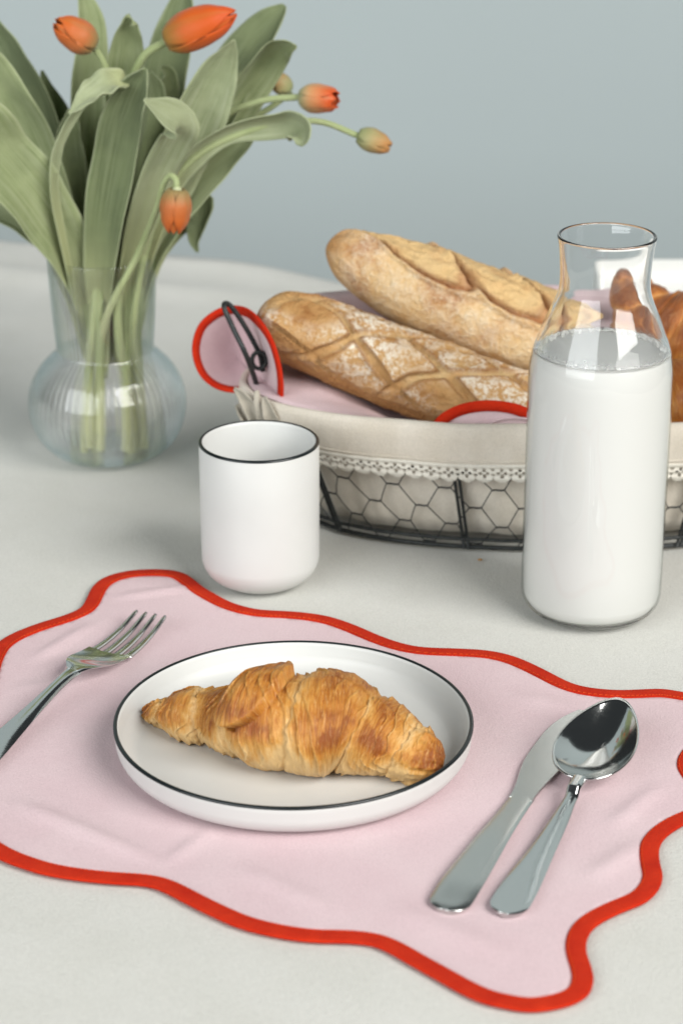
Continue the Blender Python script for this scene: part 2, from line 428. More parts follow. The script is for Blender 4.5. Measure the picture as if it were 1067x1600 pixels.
# binding: a padded folded tape that wraps the edge
prof = [(-.02, -.0006), (-.03, .0003), (.0, .0008), (.08, .00105), (.5, .0011), (.90, .00105), (.98, .0009), (1.0, .0006), (.99, -.0006)]
V = []
for i in range(n):
    for q, h in prof:
        x, y = outl[i]*(1-q)+inner[i]*q
        V.append((x, y, max(.0003, mat_z(x, y)+h+.00035*nz(x*90, y*90, 4)*(h > .001))))
tag(fix_normals(mk('binding', V, grid_faces(n, len(prof), True, True), 'red', pm)))
st_ = []
def on_b(i, q):
    x, y = outl[i % n]*(1-q)+inner[i % n]*q; return Vector((x, y, mat_z(x, y)+.00125))
for i in range(0, n):
    a, b = on_b(i, .88), on_b(i+1, .88); st_.append(tube_data([a+(b-a)*.12, a+(b-a)*.5+Vector((0, 0, .0002)), a+(b-a)*.8], .00022, 5))
mk('stitching', *join(st_), 'thread', pm)
# pink panel: constrained triangulation with inner points for wrinkles
edge = (outl*.25+inner*.75)
pts = [Vector(p) for p in edge]; ne = len(pts)
x0, y0 = outl.min(0); x1, y1 = outl.max(0); st = .0042
from math import floor
poly = edge
def inside(x, y):
    r = False; px, py = poly[:, 0], poly[:, 1]; qx, qy = np.roll(px, -1), np.roll(py, -1)
    c = ((py > y) != (qy > y)) & (x < (qx-px)*(y-py)/(qy-py+1e-12)+px)
    return bool(c.sum() % 2)
for i in range(int((x1-x0)/st)+1):
    for j in range(int((y1-y0)/st)+1):
        x = x0+i*st+(st/2 if j % 2 else 0); y = y0+j*st
        if inside(x, y) and np.min((edge[:, 0]-x)**2+(edge[:, 1]-y)**2) > (.0025)**2: pts.append(Vector((x, y)))
res = geometry.delaunay_2d_cdt(pts, [(i, (i+1) % ne) for i in range(ne)], [list(range(ne))], 1, 1e-6)
pan = mk('panel', [(v.x, v.y, mat_z(v.x, v.y)+.0002) for v in res[0]], [tuple(f) for f in res[2]], 'pink', pm)
fix_normals(pan); solid(pan, .0006, -1 if pan.data.polygons[0].normal.z > 0 else 1)

# ------------------------------------------------------------------ plate
MZ = .0016
pc = Vector((-.0270, 1.1208, MZ))
plate = empty('plate', pc, 'round white coupe plate with thin black rim holding a croissant', 'plate')
R = .1012; ph = .0205
prof = [(0, .0012), (.074, .0012), (.078, .0), (.082, .0004)] + arc(R-.0135, .0135, .0128, -80, -8, 10) + [(R-.0005, .016), (R, ph-.0022), (R-.0002, ph-.0006), (R-.0012, ph), (R-.0026, ph-.0006), (R-.0031, ph-.002)] \
       + [(R-.0036, .0155)] + arc(R-.0145, .0158, .0105, -8, -84, 10) + [(.072, .0054), (.04, .0053), (0, .0053)]
lathe('dish', prof, pc, 'ceramic', plate, 160)
lathe('rim_band', [(R-.0022, ph-.0001), (R-.0018, ph+.0003), (R-.0011, ph+.0005), (R-.0002, ph+.0002), (R+.0002, ph-.0005), (R+.00015, ph-.0010), (R-.0012, ph-.0012)], pc, 'black', plate, 160, True)

# ------------------------------------------------------------------ cup
cc = PZ(408, 905); cc.z = .0
cup = empty('cup', cc, 'white straight sided ceramic tumbler with thin dark rim beside the placemat', 'cup')
cr_ = .0392; ch = PD(407, 688, cc.y).z
prof = [(0, .002), (.021, .0018), (.023, 0), (.025, .0003)] + arc(cr_-.0190, .0192, .0188, -72, -4, 14) + [(cr_-.0001, .03), (cr_, .06), (cr_, ch-.002), (cr_-.0005, ch-.0004), (cr_-.0014, ch), (cr_-.0024, ch-.0005), (cr_-.003, ch-.0022), (cr_-.0034, .06), (cr_-.0036, .03)] \
       + arc(cr_-.0215, .0235, .0175, -4, -80, 10) + [(.018, .0062), (0, .006)]
lathe('body', prof, cc, 'ceramic', cup, 128)
lathe('rim_band', [(cr_-.0022, ch-.0002), (cr_-.0019, ch+.0002), (cr_-.0013, ch+.0004), (cr_-.0005, ch+.0001), (cr_+.00015, ch-.0006), (cr_+.00015, ch-.0011), (cr_-.0014, ch-.0012)], cc, 'black', cup, 128, True)

# ------------------------------------------------------------------ bottle and milk
bc = PZ(921, 950); bc.z = 0.0
t = .0022
def inset(prof, d):
    P = np.array(prof); out = []
    for i in range(len(P)):
        a = P[max(i-1, 0)]; b = P[min(i+1, len(P)-1)]; tt = b-a; tt /= max(np.linalg.norm(tt), 1e-9)
        nn = np.array([-tt[1], tt[0]]); q = P[i]+nn*d; out.append((max(q[0], 0), q[1]))
    return out
side = [(.0335, .0002)] + arc(.0450-.0145, .0147, .0145, -78, -3, 12) + [tuple(q) for q in cr([(.0451, .030), (.0451, .08), (.0451, .13), (.0450, .153), (.0446, .163), (.0430, .1725), (.0396, .183), (.0352, .194), (.0310, .203), (.0284, .2105), (.0277, .217), (.0280, .226), (.0291, .238), (.0302, .2445)], 60)]
side = [(r_, z_ if z_ < .02 else .02+(z_-.02)*1.016) for r_, z_ in side]
ins = [(r_-(.0006 if z_ < .170 else .0006+(t-.0006)*sstep(z_, .170, .185)), z_) for r_, z_ in side]
ins = [q for q in ins if q[1] > .0055]
prof = [(0, .0022), (.028, .0020), (.031, .0)] + side + arc(.0302-t/2, side[-1][1]+.0001, t/2, 10, 170, 6) + ins[::-1] + [(.026, .0062), (0, .0066)]
bottle = empty('bottle', bc, 'clear glass milk bottle with narrow neck standing before the bread basket', 'bottle')
gb = lathe('glass', prof, bc, 'bottle_glass', bottle, 160)
gb.data.materials.append(M['bottle_wall'])
for f in gb.data.polygons:
    if .004 < f.center.z < .1765: f.material_index = 1
LVL = .1765
msk = [(r_-(.0010 if z_ > .02 else .0010+.0018*(.02-z_)/.02), z_) for r_, z_ in side if .0064 < z_ < LVL]
mr = np.interp(LVL, [q[1] for q in msk], [q[0] for q in msk])
prof = [(0, .0062), (msk[0][0]-.002, .0060)] + msk + [(mr-.0002, LVL+.0002), (mr-.0012, LVL-.0003), (mr-.003, LVL-.0007), (.02, LVL-.0008), (0, LVL-.0008)]
milk = empty('milk', bc+Vector((0, 0, .006)), 'white milk filling the glass bottle up to its shoulder', 'milk')
lathe('liquid', prof, bc, 'milk', milk, 128)
def ball(c, r, n=8, m=6):
    V = []
    for i in range(m+1):
        a = PI*i/m
        for k in range(n): V.append((c[0]+r*math.sin(a)*math.cos(2*PI*k/n), c[1]+r*math.sin(a)*math.sin(2*PI*k/n), c[2]+r*math.cos(a)))
    return V, grid_faces(m+1, n, False, True)
# film of milk left on the wall above the surface
zs = lsp(LVL-.0005, LVL+.0105, 10); V = []; hh = []
sr, sz = [q[0] for q in side], [q[1] for q in side]
for z_ in zs:
    r_ = float(np.interp(z_, sz, sr))-(.0006+(t-.0006)*sstep(z_, .170, .185))-.0003
    for k in range(160): a = 2*PI*k/160; V.append((bc.x+r_*math.cos(a), bc.y+r_*math.sin(a), z_)); hh.append((z_-zs[0])/(zs[-1]-zs[0]))
mk('film', V, grid_faces(10, 160, False, True), 'film', milk, attrs={'rise': hh})
bub = []
for k in range(420):
    a = random.uniform(-.2, PI+.2) if random.random() < .75 else random.uniform(0, 2*PI); r = random.choice((.0005, .0006, .0008, .001, .0013))
    rr = mr-.0006-r*.6-abs(random.gauss(0, .0022)); bub.append(ball((bc.x+rr*math.cos(a), bc.y+rr*math.sin(a), LVL-.0004+r*.25), r))
Vb, Fb = join(bub); tag(mk('foam', Vb, Fb, 'foam', milk), kind='stuff')

# ------------------------------------------------------------------ vase
vc = PZ(172, 709); vc.z = 0
vase = empty('vase', vc, 'ribbed clear glass vase with round belly and wide neck holding tulips', 'vase')
o_ = [(.020, .0003)] + [tuple(q) for q in cr([(.030, .0006), (.043, .006), (.0535, .018), (.0592, .036), (.0580, .054), (.0510, .069), (.0425, .0785), (.0372, .0835), (.0365, .088), (.0378, .105), (.0392, .130), (.0404, .157)], 64)]
i_ = [q for q in inset(o_, .0022) if q[1] > .004]
NR = 64
prof = [(0, .0003)]+o_+arc(.0404-.0011, .1572, .0011, 10, 170, 5)+i_[::-1]+[(.02, .0052), (0, .005)]
n_out = 1+len(o_)+6
def rib(i, a):
    if i < n_out or i > n_out+len(i_)-1: return 1
    return 1+.0045*math.cos(NR*a)
lathe('glass', prof, vc, 'glass', vase, 64*8, False, rib)

# ------------------------------------------------------------------ cutlery
def flatware(P0, P1):
    d = (P1-P0); d.z = 0; L = d.length; d.normalize(); s = Vector((-d.y, d.x, 0))
    return L, lambda x, y, z: (P0.x+d.x*x+s.x*y, P0.y+d.y*x+s.y*y, z)
def strip(name, xs, wf, zf, th, to, mat, parent, nj=13):
    """closed sheet: half width wf(x), top height zf(x, j in -1..1), thickness th(x)"""
    V = []
    for x in xs:
        wv = wf(x); row = []
        for j in range(nj):
            q = -math.cos(PI*j/(nj-1)); row.append((x, wv*q, zf(x, q)))
        for r in row: V.append(to(*r))
        for (x_, y_, z_), q in zip(row[::-1], [-math.cos(PI*j/(nj-1)) for j in range(nj)][::-1]):
            V.append(to(x_, y_*.97, z_-th(x)*(1-.75*q**6)))
    m = 2*nj; F = grid_faces(len(xs), m, False, True)
    F.append(tuple(range(m))[::-1]); F.append(tuple(range((len(xs)-1)*m, len(xs)*m)))
    o = fix_normals(mk(name, V, F, mat, parent)); o.data.set_sharp_from_angle(angle=math.radians(38)); return o
def ip(x, tab):
    xs = [a for a, b in tab]; i = 0
    if x <= xs[0]: return tab[0][1]
    if x >= xs[-1]: return tab[-1][1]
    while x > xs[i+1]: i += 1
    f = (x-xs[i])/(xs[i+1]-xs[i]); n_ = len(tab)
    b, c = tab[i][1], tab[i+1][1]
    m0 = ((c-(tab[i-1][1] if i > 0 else b))/((xs[i+1]-xs[max(i-1, 0)]) or 1))*(xs[i+1]-xs[i])
    m1 = (((tab[i+2][1] if i+2 < n_ else c)-b)/((xs[min(i+2, n_-1)]-xs[i]) or 1))*(xs[i+1]-xs[i])
    return (2*f**3-3*f**2+1)*b+(f**3-2*f**2+f)*m0+(-2*f**3+3*f**2)*c+(f**3-f**2)*m1
def endround(x, a, w_): return w_*math.sqrt(max(0, 1-max(0, 1-x/a)**2))
G0 = .0016                                             # top of the placemat panel
# knife (lies under the spoon)
kP0, kP1 = PZ(694, 1427, .002), PZ(883, 1150, .002); kP1 = kP0+(kP1-kP0).normalized()*.235
L, to = flatware(kP0, kP1)
knife = empty('table_knife', (kP0.x, kP0.y, 0), 'steel table knife lying half under the spoon', 'knife')
kw = [(0, .0098), (.012, .0108), (.03, .0106), (.06, .0092), (.095, .0074), (.118, .0068), (.128, .0069)]
strip('handle', [0.0, .0004, .001, .002, .0035, .005, .008]+lsp(.011, .1235, 40), lambda x: endround(x, .009, ip(x, kw))+.0001, lambda x, q: G0+.0030+.0014*sstep(x, 0, .03)-.0018*sstep(x, .07, .126)-.0009*q**6-.0004*(1-min(1, x/.004)), lambda x: .0036, to, 'satin', knife)
def kb(x):
    q = max(0, (x-.122)/(.235-.122))
    return .0068+.0050*sstep(q, .0, .42)-.0100*max(0, (q-.60)/.40)**2.6
kxs = lsp(.120, .2345, 46); V = []
for x in kxs:
    q = max(0, (x-.122)/(.235-.122)); wv = kb(x)
    cen = .0012*math.sin(PI*q)
    top = G0+.00255-.0012*q
    for qq in (-1, -.94, -.5, 0, .5, .94, 1, .94, 0, -.94):
        up_side = len(V) % 10 < 7
        V.append(to(x, wv*qq+cen, (top-(.0008 if abs(qq) == 1 else 0)) if up_side else top-.0018))
F = grid_faces(len(kxs), 10, False, True); F += [tuple(range(10))[::-1], tuple(range((len(kxs)-1)*10, len(kxs)*10))]
fix_normals(mk('blade', V, F, 'satin', knife)).data.set_sharp_from_angle(angle=math.radians(22))
# spoon
sP0, sP1 = PZ(787, 1431, .003), PZ(966, 1099, .019)
L, to = flatware(sP0, sP1)
spoon = empty('table_spoon', (sP0.x, sP0.y, 0), 'polished steel table spoon resting across the knife blade', 'spoon')
bl = .083; hx = L-bl
sw = [(0, .0092), (.012, .0100), (.03, .0094), (.06, .0072), (.10, .0048), (hx-.012, .0036), (hx+.004, .0046)]
def shz(x): return ip(x, [(0, .0044), (.05, .0056), (.09, .0078), (.12, .0105), (hx-.012, .0130), (hx+.004, .0136)])
strip('handle', [0, .0004, .001, .002, .0035, .005, .008]+lsp(.011, hx+.003, 44), lambda x: endround(x, .009, ip(x, sw))+.0001,
      lambda x, q: shz(x)-(.0008+.0014*sstep(x, .03, .1))*q**4+.0006*(q*q)*(1-sstep(x, .01, .05)), lambda x: .0026, to, 'steel', spoon)
# bowl: egg-shaped dish
def bowlw(q):   # 0 neck .. 1 tip
    return .0222*(max(0, math.sin(PI*q**.80))**.54)*(1-.10*(q-.5))
nb, nr = 64, 18; V = []
outline = []
for k in range(nb):
    a = 2*PI*k/nb; cx_ = .5-.5*math.cos(a)
    q = cx_; sgn = 1 if math.sin(a) >= 0 else -1
    outline.append((hx+.001+bl*q, sgn*bowlw(min(.99999, max(1e-5, q)))))
cxm = hx+bl*.56
def rimz(x): return .0132+.0090*((x-hx)/bl)
for ring in range(nr+1):
    f = ring/nr
    for (x, y) in outline:
        xx = cxm+(x-cxm)*f; yy = y*f
        V.append(to(xx, yy, rimz(xx)-.0122*(1-f**2.1)))
for ring in range(nr, -1, -1):
    f = ring/nr
    for (x, y) in outline:
        xx = cxm+(x-cxm)*f*1.012; yy = y*f*1.012
        V.append(to(xx, yy, rimz(xx)-.0122*(1-f**2.1)-.0011))
bo = fix_normals(mk('bowl', V, grid_faces(2*nr+2, nb, False, True), 'steel', spoon))
bm = bmesh.new(); bm.from_mesh(bo.data); bmesh.ops.remove_doubles(bm, verts=bm.verts, dist=1e-6); bmesh.ops.recalc_face_normals(bm, faces=bm.faces); bm.to_mesh(bo.data); bm.free()
# fork
fT = PZ(236, 957, .0105); fH = PZ(-4, 1171, .004); fd = (fH-fT); fd.z = 0; fd.normalize()
fP0 = Vector((fT.x, fT.y, 0))+fd*.226
L, to = flatware(fP0, Vector((fT.x, fT.y, 0)))
fork = empty('fork', fP0, 'steel dinner fork with four tines on the placemat', 'fork')
hd = L-.098
fw = [(0, .0090), (.012, .0100), (.03, .0094), (.06, .0072), (.095, .0048), (hd-.012, .0044), (hd+.002, .0060), (hd+.012, .0118), (hd+.022, .0150), (hd+.036, .0154), (hd+.046, .0149)]
def fz(x): return ip(x, [(0, .0042), (.03, .0062), (.08, .0125), (hd-.008, .0160), (hd+.008, .0145), (hd+.03, .0078), (hd+.05, .0052), (hd+.075, .0060), (hd+.098, .0105)])
strip('handle', [0, .0004, .001, .002, .0035, .005, .008]+lsp(.011, hd, 40), lambda x: endround(x, .009, ip(x, fw))+.0001, lambda x, q: fz(x)-(.0008+.0016*sstep(x, .03, .1))*q**4+.0006*(q*q)*(1-sstep(x, .01, .05)), lambda x: .0028, to, 'steel', fork)
strip('head', lsp(hd-.001, hd+.0455, 28), lambda x: ip(x, fw), lambda x, q: fz(x)+.0016*q*q*sstep(x, hd+.008, hd+.03)-.0016*q**4*(1-sstep(x, hd, hd+.012)), lambda x: .0020, to, 'steel', fork, 17)
for k in range(4):
    yc0 = (-.01215+.0081*k); yc1 = yc0*.84
    xs = lsp(hd+.044, L, 22); V = []
    for x in xs:
        q = (x-xs[0])/(xs[-1]-xs[0]); wv = (.00275*(1-.50*q))*(1 if q < .96 else .75); yc = yc0+(yc1-yc0)*q
        tz = fz(x)+.0016*(yc/.0160)**2*(1-q)
        for a in range(8):
            an = 2*PI*(a+.5)/8; V.append(to(x, yc+wv*math.cos(an)*1.05, tz-.0009+.0009*math.copysign(abs(math.sin(an))**.7, math.sin(an))))
    F = grid_faces(len(xs), 8, False, True); F += [tuple(range(8))[::-1], tuple(range((len(xs)-1)*8, len(xs)*8))]
    fix_normals(mk('tine', V, F, 'steel', fork))

# ------------------------------------------------------------------ breads
def loaf(name, spine, nu, nv, fn, mat, parent=None, floor_z=None, capL=.08, capR=.08, up=Vector((0, 0, 1))):
    """spine rows (x,y,z,half side,half height); fn(u,th,s) -> (radial add in m, shift along axis, attrs)"""
    us = [.5-.5*math.cos(PI*i/(nu-1)) for i in range(nu)]; us = [.55*u+.45*i/(nu-1) for i, u in enumerate(us)]
    D = cr(spine, 400); seg = np.linalg.norm(np.diff(D[:, :3], axis=0), axis=1); cum = np.concatenate([[0], np.cumsum(seg)]); Ltot = cum[-1]
    V, uv = [], []; A = {}
    for i, u in enumerate(us):
        s = u*Ltot; row = [np.interp(s, cum, D[:, c]) for c in range(5)]
        ahead = [np.interp(min(Ltot, s+Ltot*.03), cum, D[:, c])-np.interp(max(0, s-Ltot*.03), cum, D[:, c]) for c in range(3)]
        T = Vector(ahead).normalized(); S = T.cross(up).normalized(); N = S.cross(T).normalized()
        if S.y > 0: S = -S                                  # S towards the camera
        cf = 1.0
        if u < capL: cf = math.sqrt(max(0, 1-(1-u/capL)**2))
        elif u > 1-capR: cf = math.sqrt(max(0, 1-(1-(1-u)/capR)**2))
        P = Vector(row[:3])
        for j in range(nv):
            th = 2*PI*j/nv                                   # 0 = up, +90 = towards camera
            dr, at = fn(u, th, s, Ltot)
            a, b = row[3]*cf, row[4]*cf
            d = S*math.sin(th)*a + N*math.cos(th)*b
            ln = max(d.length, 1e-6)
            q = P+d*(1+dr*min(1, cf*1.3)/max(ln, .004))
            if floor_z is not None and q.z < floor_z: q.z = floor_z+.0001*nz(q.x*200, q.y*200)
            V.append(q); uv.append((u, j/nv))
            for k, v in at.items(): A.setdefault(k, []).append(v)
    F = grid_faces(nu, nv, False, True)
    F.append(tuple(range(nv))[::-1]); F.append(tuple(range((nu-1)*nv, nu*nv)))
    return fix_normals(mk(name, V, F, mat, parent, attrs=A, uvs=uv))

# croissant on the plate
CF = MZ+.0057
def crois_spine():
    rows = []
    for x, y, e in ((228, 1109, 4), (250, 1114, 17), (280, 1116, 32), (312, 1117, 42), (345, 1121, 44), (400, 1129, 58), (440, 1132, 68), (490, 1129, 77), (530, 1131, 75), (575, 1146, 61), (610, 1161, 51), (650, 1179, 40), (675, 1188, 30), (692, 1194, 22)):
        b = e/1.07/2740; p = PZ(x, y, CF+b*.93); rows.append((p.x, p.y, p.z, b*1.25, b))
    return rows
BND = [(-.05, 0), (.115, .0), (.235, .2), (.375, .3), (.60, -.5), (.755, -.35), (.90, -.2), (1.05, 0)]
def crois(u, th, s, L):
    tw = ((th+PI) % (2*PI))-PI                               # -pi..pi, + towards camera
    wob = .012*nz(th*1.3, 3.1, u*2)+.006*nz(th*5, 1.1, u*3)
    up_ = [b+k*.05*tw+wob for b, k in BND]
    i = 0
    while i < len(up_)-2 and u > up_[i+1]: i += 1
    f = min(1, max(0, (u-up_[i])/(up_[i+1]-up_[i])))
    bul = math.sqrt(max(0, 1-(2*f-1)**2))
    # wraps step down away from the middle
    stp = (f if u < .45 else 1-f)
    dr = -.0020+.0030*bul+.0018*stp
    dr += .0007*nz(u*60, th*1.2, 5)+.0004*nz(u*140, th*2, 9)+.0011*nz(u*9, th*1.6, 2)
    score = (1-bul)**1.2*.9
    # tail of the dough lying over the middle wrap
    fu = (u-.486+.034*(tw-.25)/.85-.012*nz(tw*3, 2, 2))/.060; ft = (tw-.24)/.92
    d2 = abs(fu)**2.4+abs(ft)**2.8+.10*nz(u*14, tw*2.2, 4)
    if d2 < 1.25:
        k = 1-sstep(d2, .90, 1.04); dr += .0115*k*(1-.30*max(0, fu))*(1-.25*max(0, -ft)) ; score = score*(1-k)+k*(.12+.55*sstep(abs(ft), .6, 1))
    groove = math.exp(-((d2-1.2)/.12)**2) if fu < .3 else 0
    dr -= .0046*groove
    # thin layer edges lifting along each wrap
    sgn = 1 if u < .46 else -1
    x2 = u*30*sgn+.9*tw*(1 if u < .46 else .6)+1.2*nz(tw*1.6, u*5, 7); sw = x2 % 1.0
    am = sstep(nz(u*11, tw*1.4, 33), -.25, .35)
    dr += (.0016*(sw**2.2)-.0004)*am
    score = max(score, .55*am*sstep(sw, .78, .97))
    low = sstep(abs(tw), 1.2, 2.2)
    toast = max(0, .30+.42*bul-.75*low+.35*nz(u*7, tw*1.5, 8))
    if u > .92: toast += .5*(u-.92)/.08; dr += .0016*nz(u*25, th*4, 1)
    if u < .1: toast += .4*(.1-u)/.1
    return dr, {'score': min(1, score+.35*low), 'toast': min(1, toast)}
croissant = loaf('croissant', crois_spine(), 560, 210, crois, 'pastry', None, CF, .03, .055)
tag(croissant, 'golden flaky croissant lying on the white plate', 'croissant')

# ------------------------------------------------------------------ basket
BC = Vector((.150, 1.4955, 0)); BH = .092
def oval(a, b, th, n_=2.25):
    c, s = math.cos(th), math.sin(th)
    return (a*math.copysign(abs(c)**(2/n_), c), b*math.copysign(abs(s)**(2/n_), s))
# even arc-length parameter, starting at the left end and running along the camera side
_ths = np.linspace(PI, 3*PI, 1441); _pp = np.array([oval(.2, .09, t_) for t_ in _ths])
_cum = np.concatenate([[0], np.cumsum(np.linalg.norm(np.diff(_pp, axis=0), axis=1))]); PER = _cum[-1]
def th_of(k): return float(np.interp((k % 1.0)*PER, _cum, _ths))
def bwall(k, z, off=0.0):
    """point on the basket wall: k 0..1 round the perimeter, z height"""
    f = z/BH; a = .1785+(.2165-.1785)*f; b = .0868+(.0930-.0868)*f
    x, y = oval(a+off, b+off, th_of(k)); return Vector((BC.x+x, BC.y+y, z))
basket = empty('bread_basket', BC, 'oval dark wire bread basket with linen liner and lace trim', 'basket')
KS = lsp(0, 1, 241)[:-1]
tube('base_ring', [bwall(k, .0022, .0) for k in KS], .0018, 'wire', basket, 8, True)
tube('base_ring', [bwall(k, .0085, .0012)+Vector((0, 0, .0006*nz(k*60, 0))) for k in KS], .0014, 'wire', basket, 8, True)
tube('rim_ring', [bwall(k, BH-.004, -.001) for k in KS], .0022, 'wire', basket, 8, True)
post_k = [.0, .089, .205, .33, .41, .5, .59, .67, .79, .91]
def kx(px):  # perimeter parameter whose front wall shows at image x
    best = min(lsp(.02, .48, 400), key=lambda k: abs(533.5+FPX*(bwall(k, .03).x)/((bwall(k, .03)-CAM).dot(_F))-px)); return best
post_k[1] = kx(512); post_k[2] = kx(720); post_k[3] = kx(905); post_k[4] = kx(1075)
for k in post_k:
    d = .0016/PER
    parts = [tube_data([bwall(k+sg*d, z, .0012) for z in lsp(.001, BH-.004, 8)], .0012, 8) for sg in (-1, 1)]
    Vp, Fp = join(parts); mk('post', Vp, Fp, 'wire', basket)
# chicken wire: short twisted pairs joined by diagonals
hexp = []; NC = 27; dk = 1/NC; dz = .0280; tl = .0042/PER
def node(i, j):     # i column (half steps), j row
    k = (i*.5)*dk+.0042*nz(i*1.7+.3, j*2.3+.4, 1.5); z = .0045+j*dz*.5+.0040*nz(i*2.1+.3, j*1.3+.2, 4.5)
    return k, z
for i in range(2*NC):
    for j in range(-1, 8):
        if (i+j) % 2: continue
        k, z = node(i, j)
        if 0 < z < BH-.002:
            ps = [bwall(k+q*tl, z, .0020+.0006*math.sin(q*5)) for q in (-1, -.5, 0, .5, 1)]; hexp.append(tube_data(ps, .0007, 6))
        for dj in (1, -1):
            k2, z2 = node(i+1, j+dj)
            if i+1 == 2*NC: k2 = node(0, j+dj)[0]+1; z2 = node(0, j+dj)[1]
            pts_ = []
            for f in lsp(0, 1, 7):
                zz = z+(z2-z)*(f+.0*math.sin(f)); kk = (k+tl)+(k2-tl-k-tl)*f
                if .001 < zz < BH-.003: pts_.append(bwall(kk, zz, .0018+.0004*math.sin(PI*f)))
            if len(pts_) > 1: hexp.append(tube_data(pts_, .00044, 5))
Vh, Fh = join(hexp); mk('wire_mesh', Vh, Fh, 'wire', basket)
# liner: inside wall, floor and the cuff turned over the rim
def wr(k, z): return .0016*nz(k*40, z*30, 2)+.0012*nz(k*110, z*25, 6)
NK = 420
lk = [i/NK for i in range(NK)]
inprof = [(BH+.0012, -.0015), (BH-.006, -.0055), (.070, -.0065), (.045, -.006), (.020, -.0065), (.009, -.010), (.0065, -.03), (.006, -.055), (.006, -.080)]
V = []
for k in lk:
    for z, off in inprof:
        V.append(bwall(k, max(.0, z), off+(wr(k, z)*1.6 if z > .008 else 0)) if off > -.07 else Vector((BC.x+(bwall(k, .006, -.06).x-BC.x)*.2, BC.y+(bwall(k, .006, -.06).y-BC.y)*.2, .006)))
def cuff_prof(k): return [(BH+.0012, -.0015), (BH+.0032, .0006), (BH+.0030, .0032), (BH-.0005, .0058), (BH-.008, .0066), (BH-.018, .0064), (BH-.026, .0060), (BH-.0285, .0058)]
ln = mk('liner', V, grid_faces(NK, len(inprof), True, False), 'liner', basket); fix_normals(ln); solid(ln, .0007)
V = []
for k in lk:
    for z, off in cuff_prof(k):
        V.append(bwall(k, 0, 0)*0+bwall(k, min(z, BH+.02), off+.5*wr(k, z*.3)*(BH-z > .002))+Vector((0, 0, .0012*nz(k*25, 0, 3))))
cf_ = mk('cuff', V, grid_faces(NK, 8, True, False), 'liner', ln); fix_normals(cf_); solid(cf_, .0009)
# hem line
V, F = tube_data([bwall(k, BH-.0225, .0069+.5*wr(k, (BH-.0225)*.3))+Vector((0, 0, .0012*nz(k*25, 0, 3))) for k in lk], .0006, 6, True)
mk('hem', V, F, 'liner', ln)
# lace with real holes, on the camera side
nl, ml = 1500, 20; k0, k1 = .0, .50; NS = 42; lz0 = BH-.0245; lh = .0132
V = []; F = []
def lace_keep(ss, tt):
    f = ss % 1.0
    if tt > .64+.36*math.sqrt(max(0, 1-(2*f-1)**2)): return False
    for cx_, cy_, rx, ry in ((.5, .30, .10, .10), (.30, .48, .09, .10), (.70, .48, .09, .10), (.5, .66, .10, .10), (.0, .28, .12, .07), (1.0, .28, .12, .07), (.02, .58, .07, .07), (.98, .58, .07, .07)):
        if ((f-cx_)/rx)**2+((tt-cy_)/ry)**2 < 1: return False
    return True
for i in range(nl+1):
    k = k0+(k1-k0)*i/nl
    for j in range(ml+1):
        z = lz0-lh*j/ml
        V.append(bwall(k, z, .0066+.5*wr(k, (BH-.026)*.3)+.0005*math.sin(j*.9))+Vector((0, 0, .0012*nz(k*25, 0, 3))))
for i in range(nl):
    for j in range(ml):
        if lace_keep((i+.5)/nl*NS, (j+.5)/ml): a = i*(ml+1)+j; F.append((a, a+ml+1, a+ml+2, a+1))
lc = mk('lace_trim', V, F, 'lace', ln); fix_normals(lc); solid(lc, .0006)
# handles: bent wire loops at both ends
def handle(pts):
    P = cr(pts, 60); V1 = tube_data(P, .0019, 10)
    Vv, Ff = join([V1]); return mk('handle', Vv, Ff, 'wire', basket)
hp = [PZ(409, 652, .074), PZ(404, 612, .088), PD(386, 558, 1.462), PD(364, 512, 1.468), PD(351, 482, 1.472), PD(353, 474, 1.478), PD(364, 482, 1.480), PD(384, 512, 1.481), PD(402, 545, 1.481), PD(408, 560, 1.481), PD(411, 580, 1.481)]
handle([tuple(p) for p in hp])
handle([(2*BC.x-p.x, p.y, p.z) for p in hp])
ringp = [PD(405+11*math.cos(a), 563+13*math.sin(a), 1.478) for a in lsp(0, 2*PI, 25)[:-1]]
mk('handle_eye', *tube_data(ringp, .0016, 8, True), 'wire', basket)
mk('handle_clip', *tube_data([PZ(405, 606, .09), PZ(409, 626, .088), PZ(411, 650, .080)], [.0034, .0040, .0034], 8), 'wire', basket)

# ------------------------------------------------------------------ ribbons, leaves: sheets along a spine given by image points and distance
def blade(name, rows, mat, parent, thick=.0007, tilt=0.0, cup_=.25, n_=30, m_=11, ruff=.0, seed=0):
    """rows (px, py, Y, half width px, [tilt])"""
    R_ = []
    for r in rows:
        p = PD(r[0], r[1], r[2]); zd = (p-CAM).dot(_F)
        R_.append((p.x, p.y, p.z, r[3]*zd/FPX, r[4] if len(r) > 4 else tilt))
    D = cr(R_, n_); P, T, N = frames([tuple(d[:3]) for d in D])
    V, uv = [], []
    for i in range(n_):
        view = (P[i]-CAM).normalized(); S = T[i].cross(view)
        if S.length < .15: S = S+_R*.3
        S.normalize(); Nn = S.cross(T[i]).normalized()
        if Nn.dot(view) > 0: Nn = -Nn                          # towards the viewer
        a = D[i][4]; S2 = S*math.cos(a)+Nn*math.sin(a); N2 = Nn*math.cos(a)-S*math.sin(a)
        hw = max(.0003, D[i][3])
        for j in range(m_):
            q = 2*j/(m_-1)-1
            z = (q*q-.35)*cup_*hw + ruff*hw*nz(i*.25+seed, q*1.5+seed, seed)*abs(q)
            V.append(P[i]+S2*(hw*q)+N2*z); uv.append((j/(m_-1), i/(n_-1)))
    o = mk(name, V, grid_faces(n_, m_), mat, parent, uvs=uv); solid(o, thick); return o
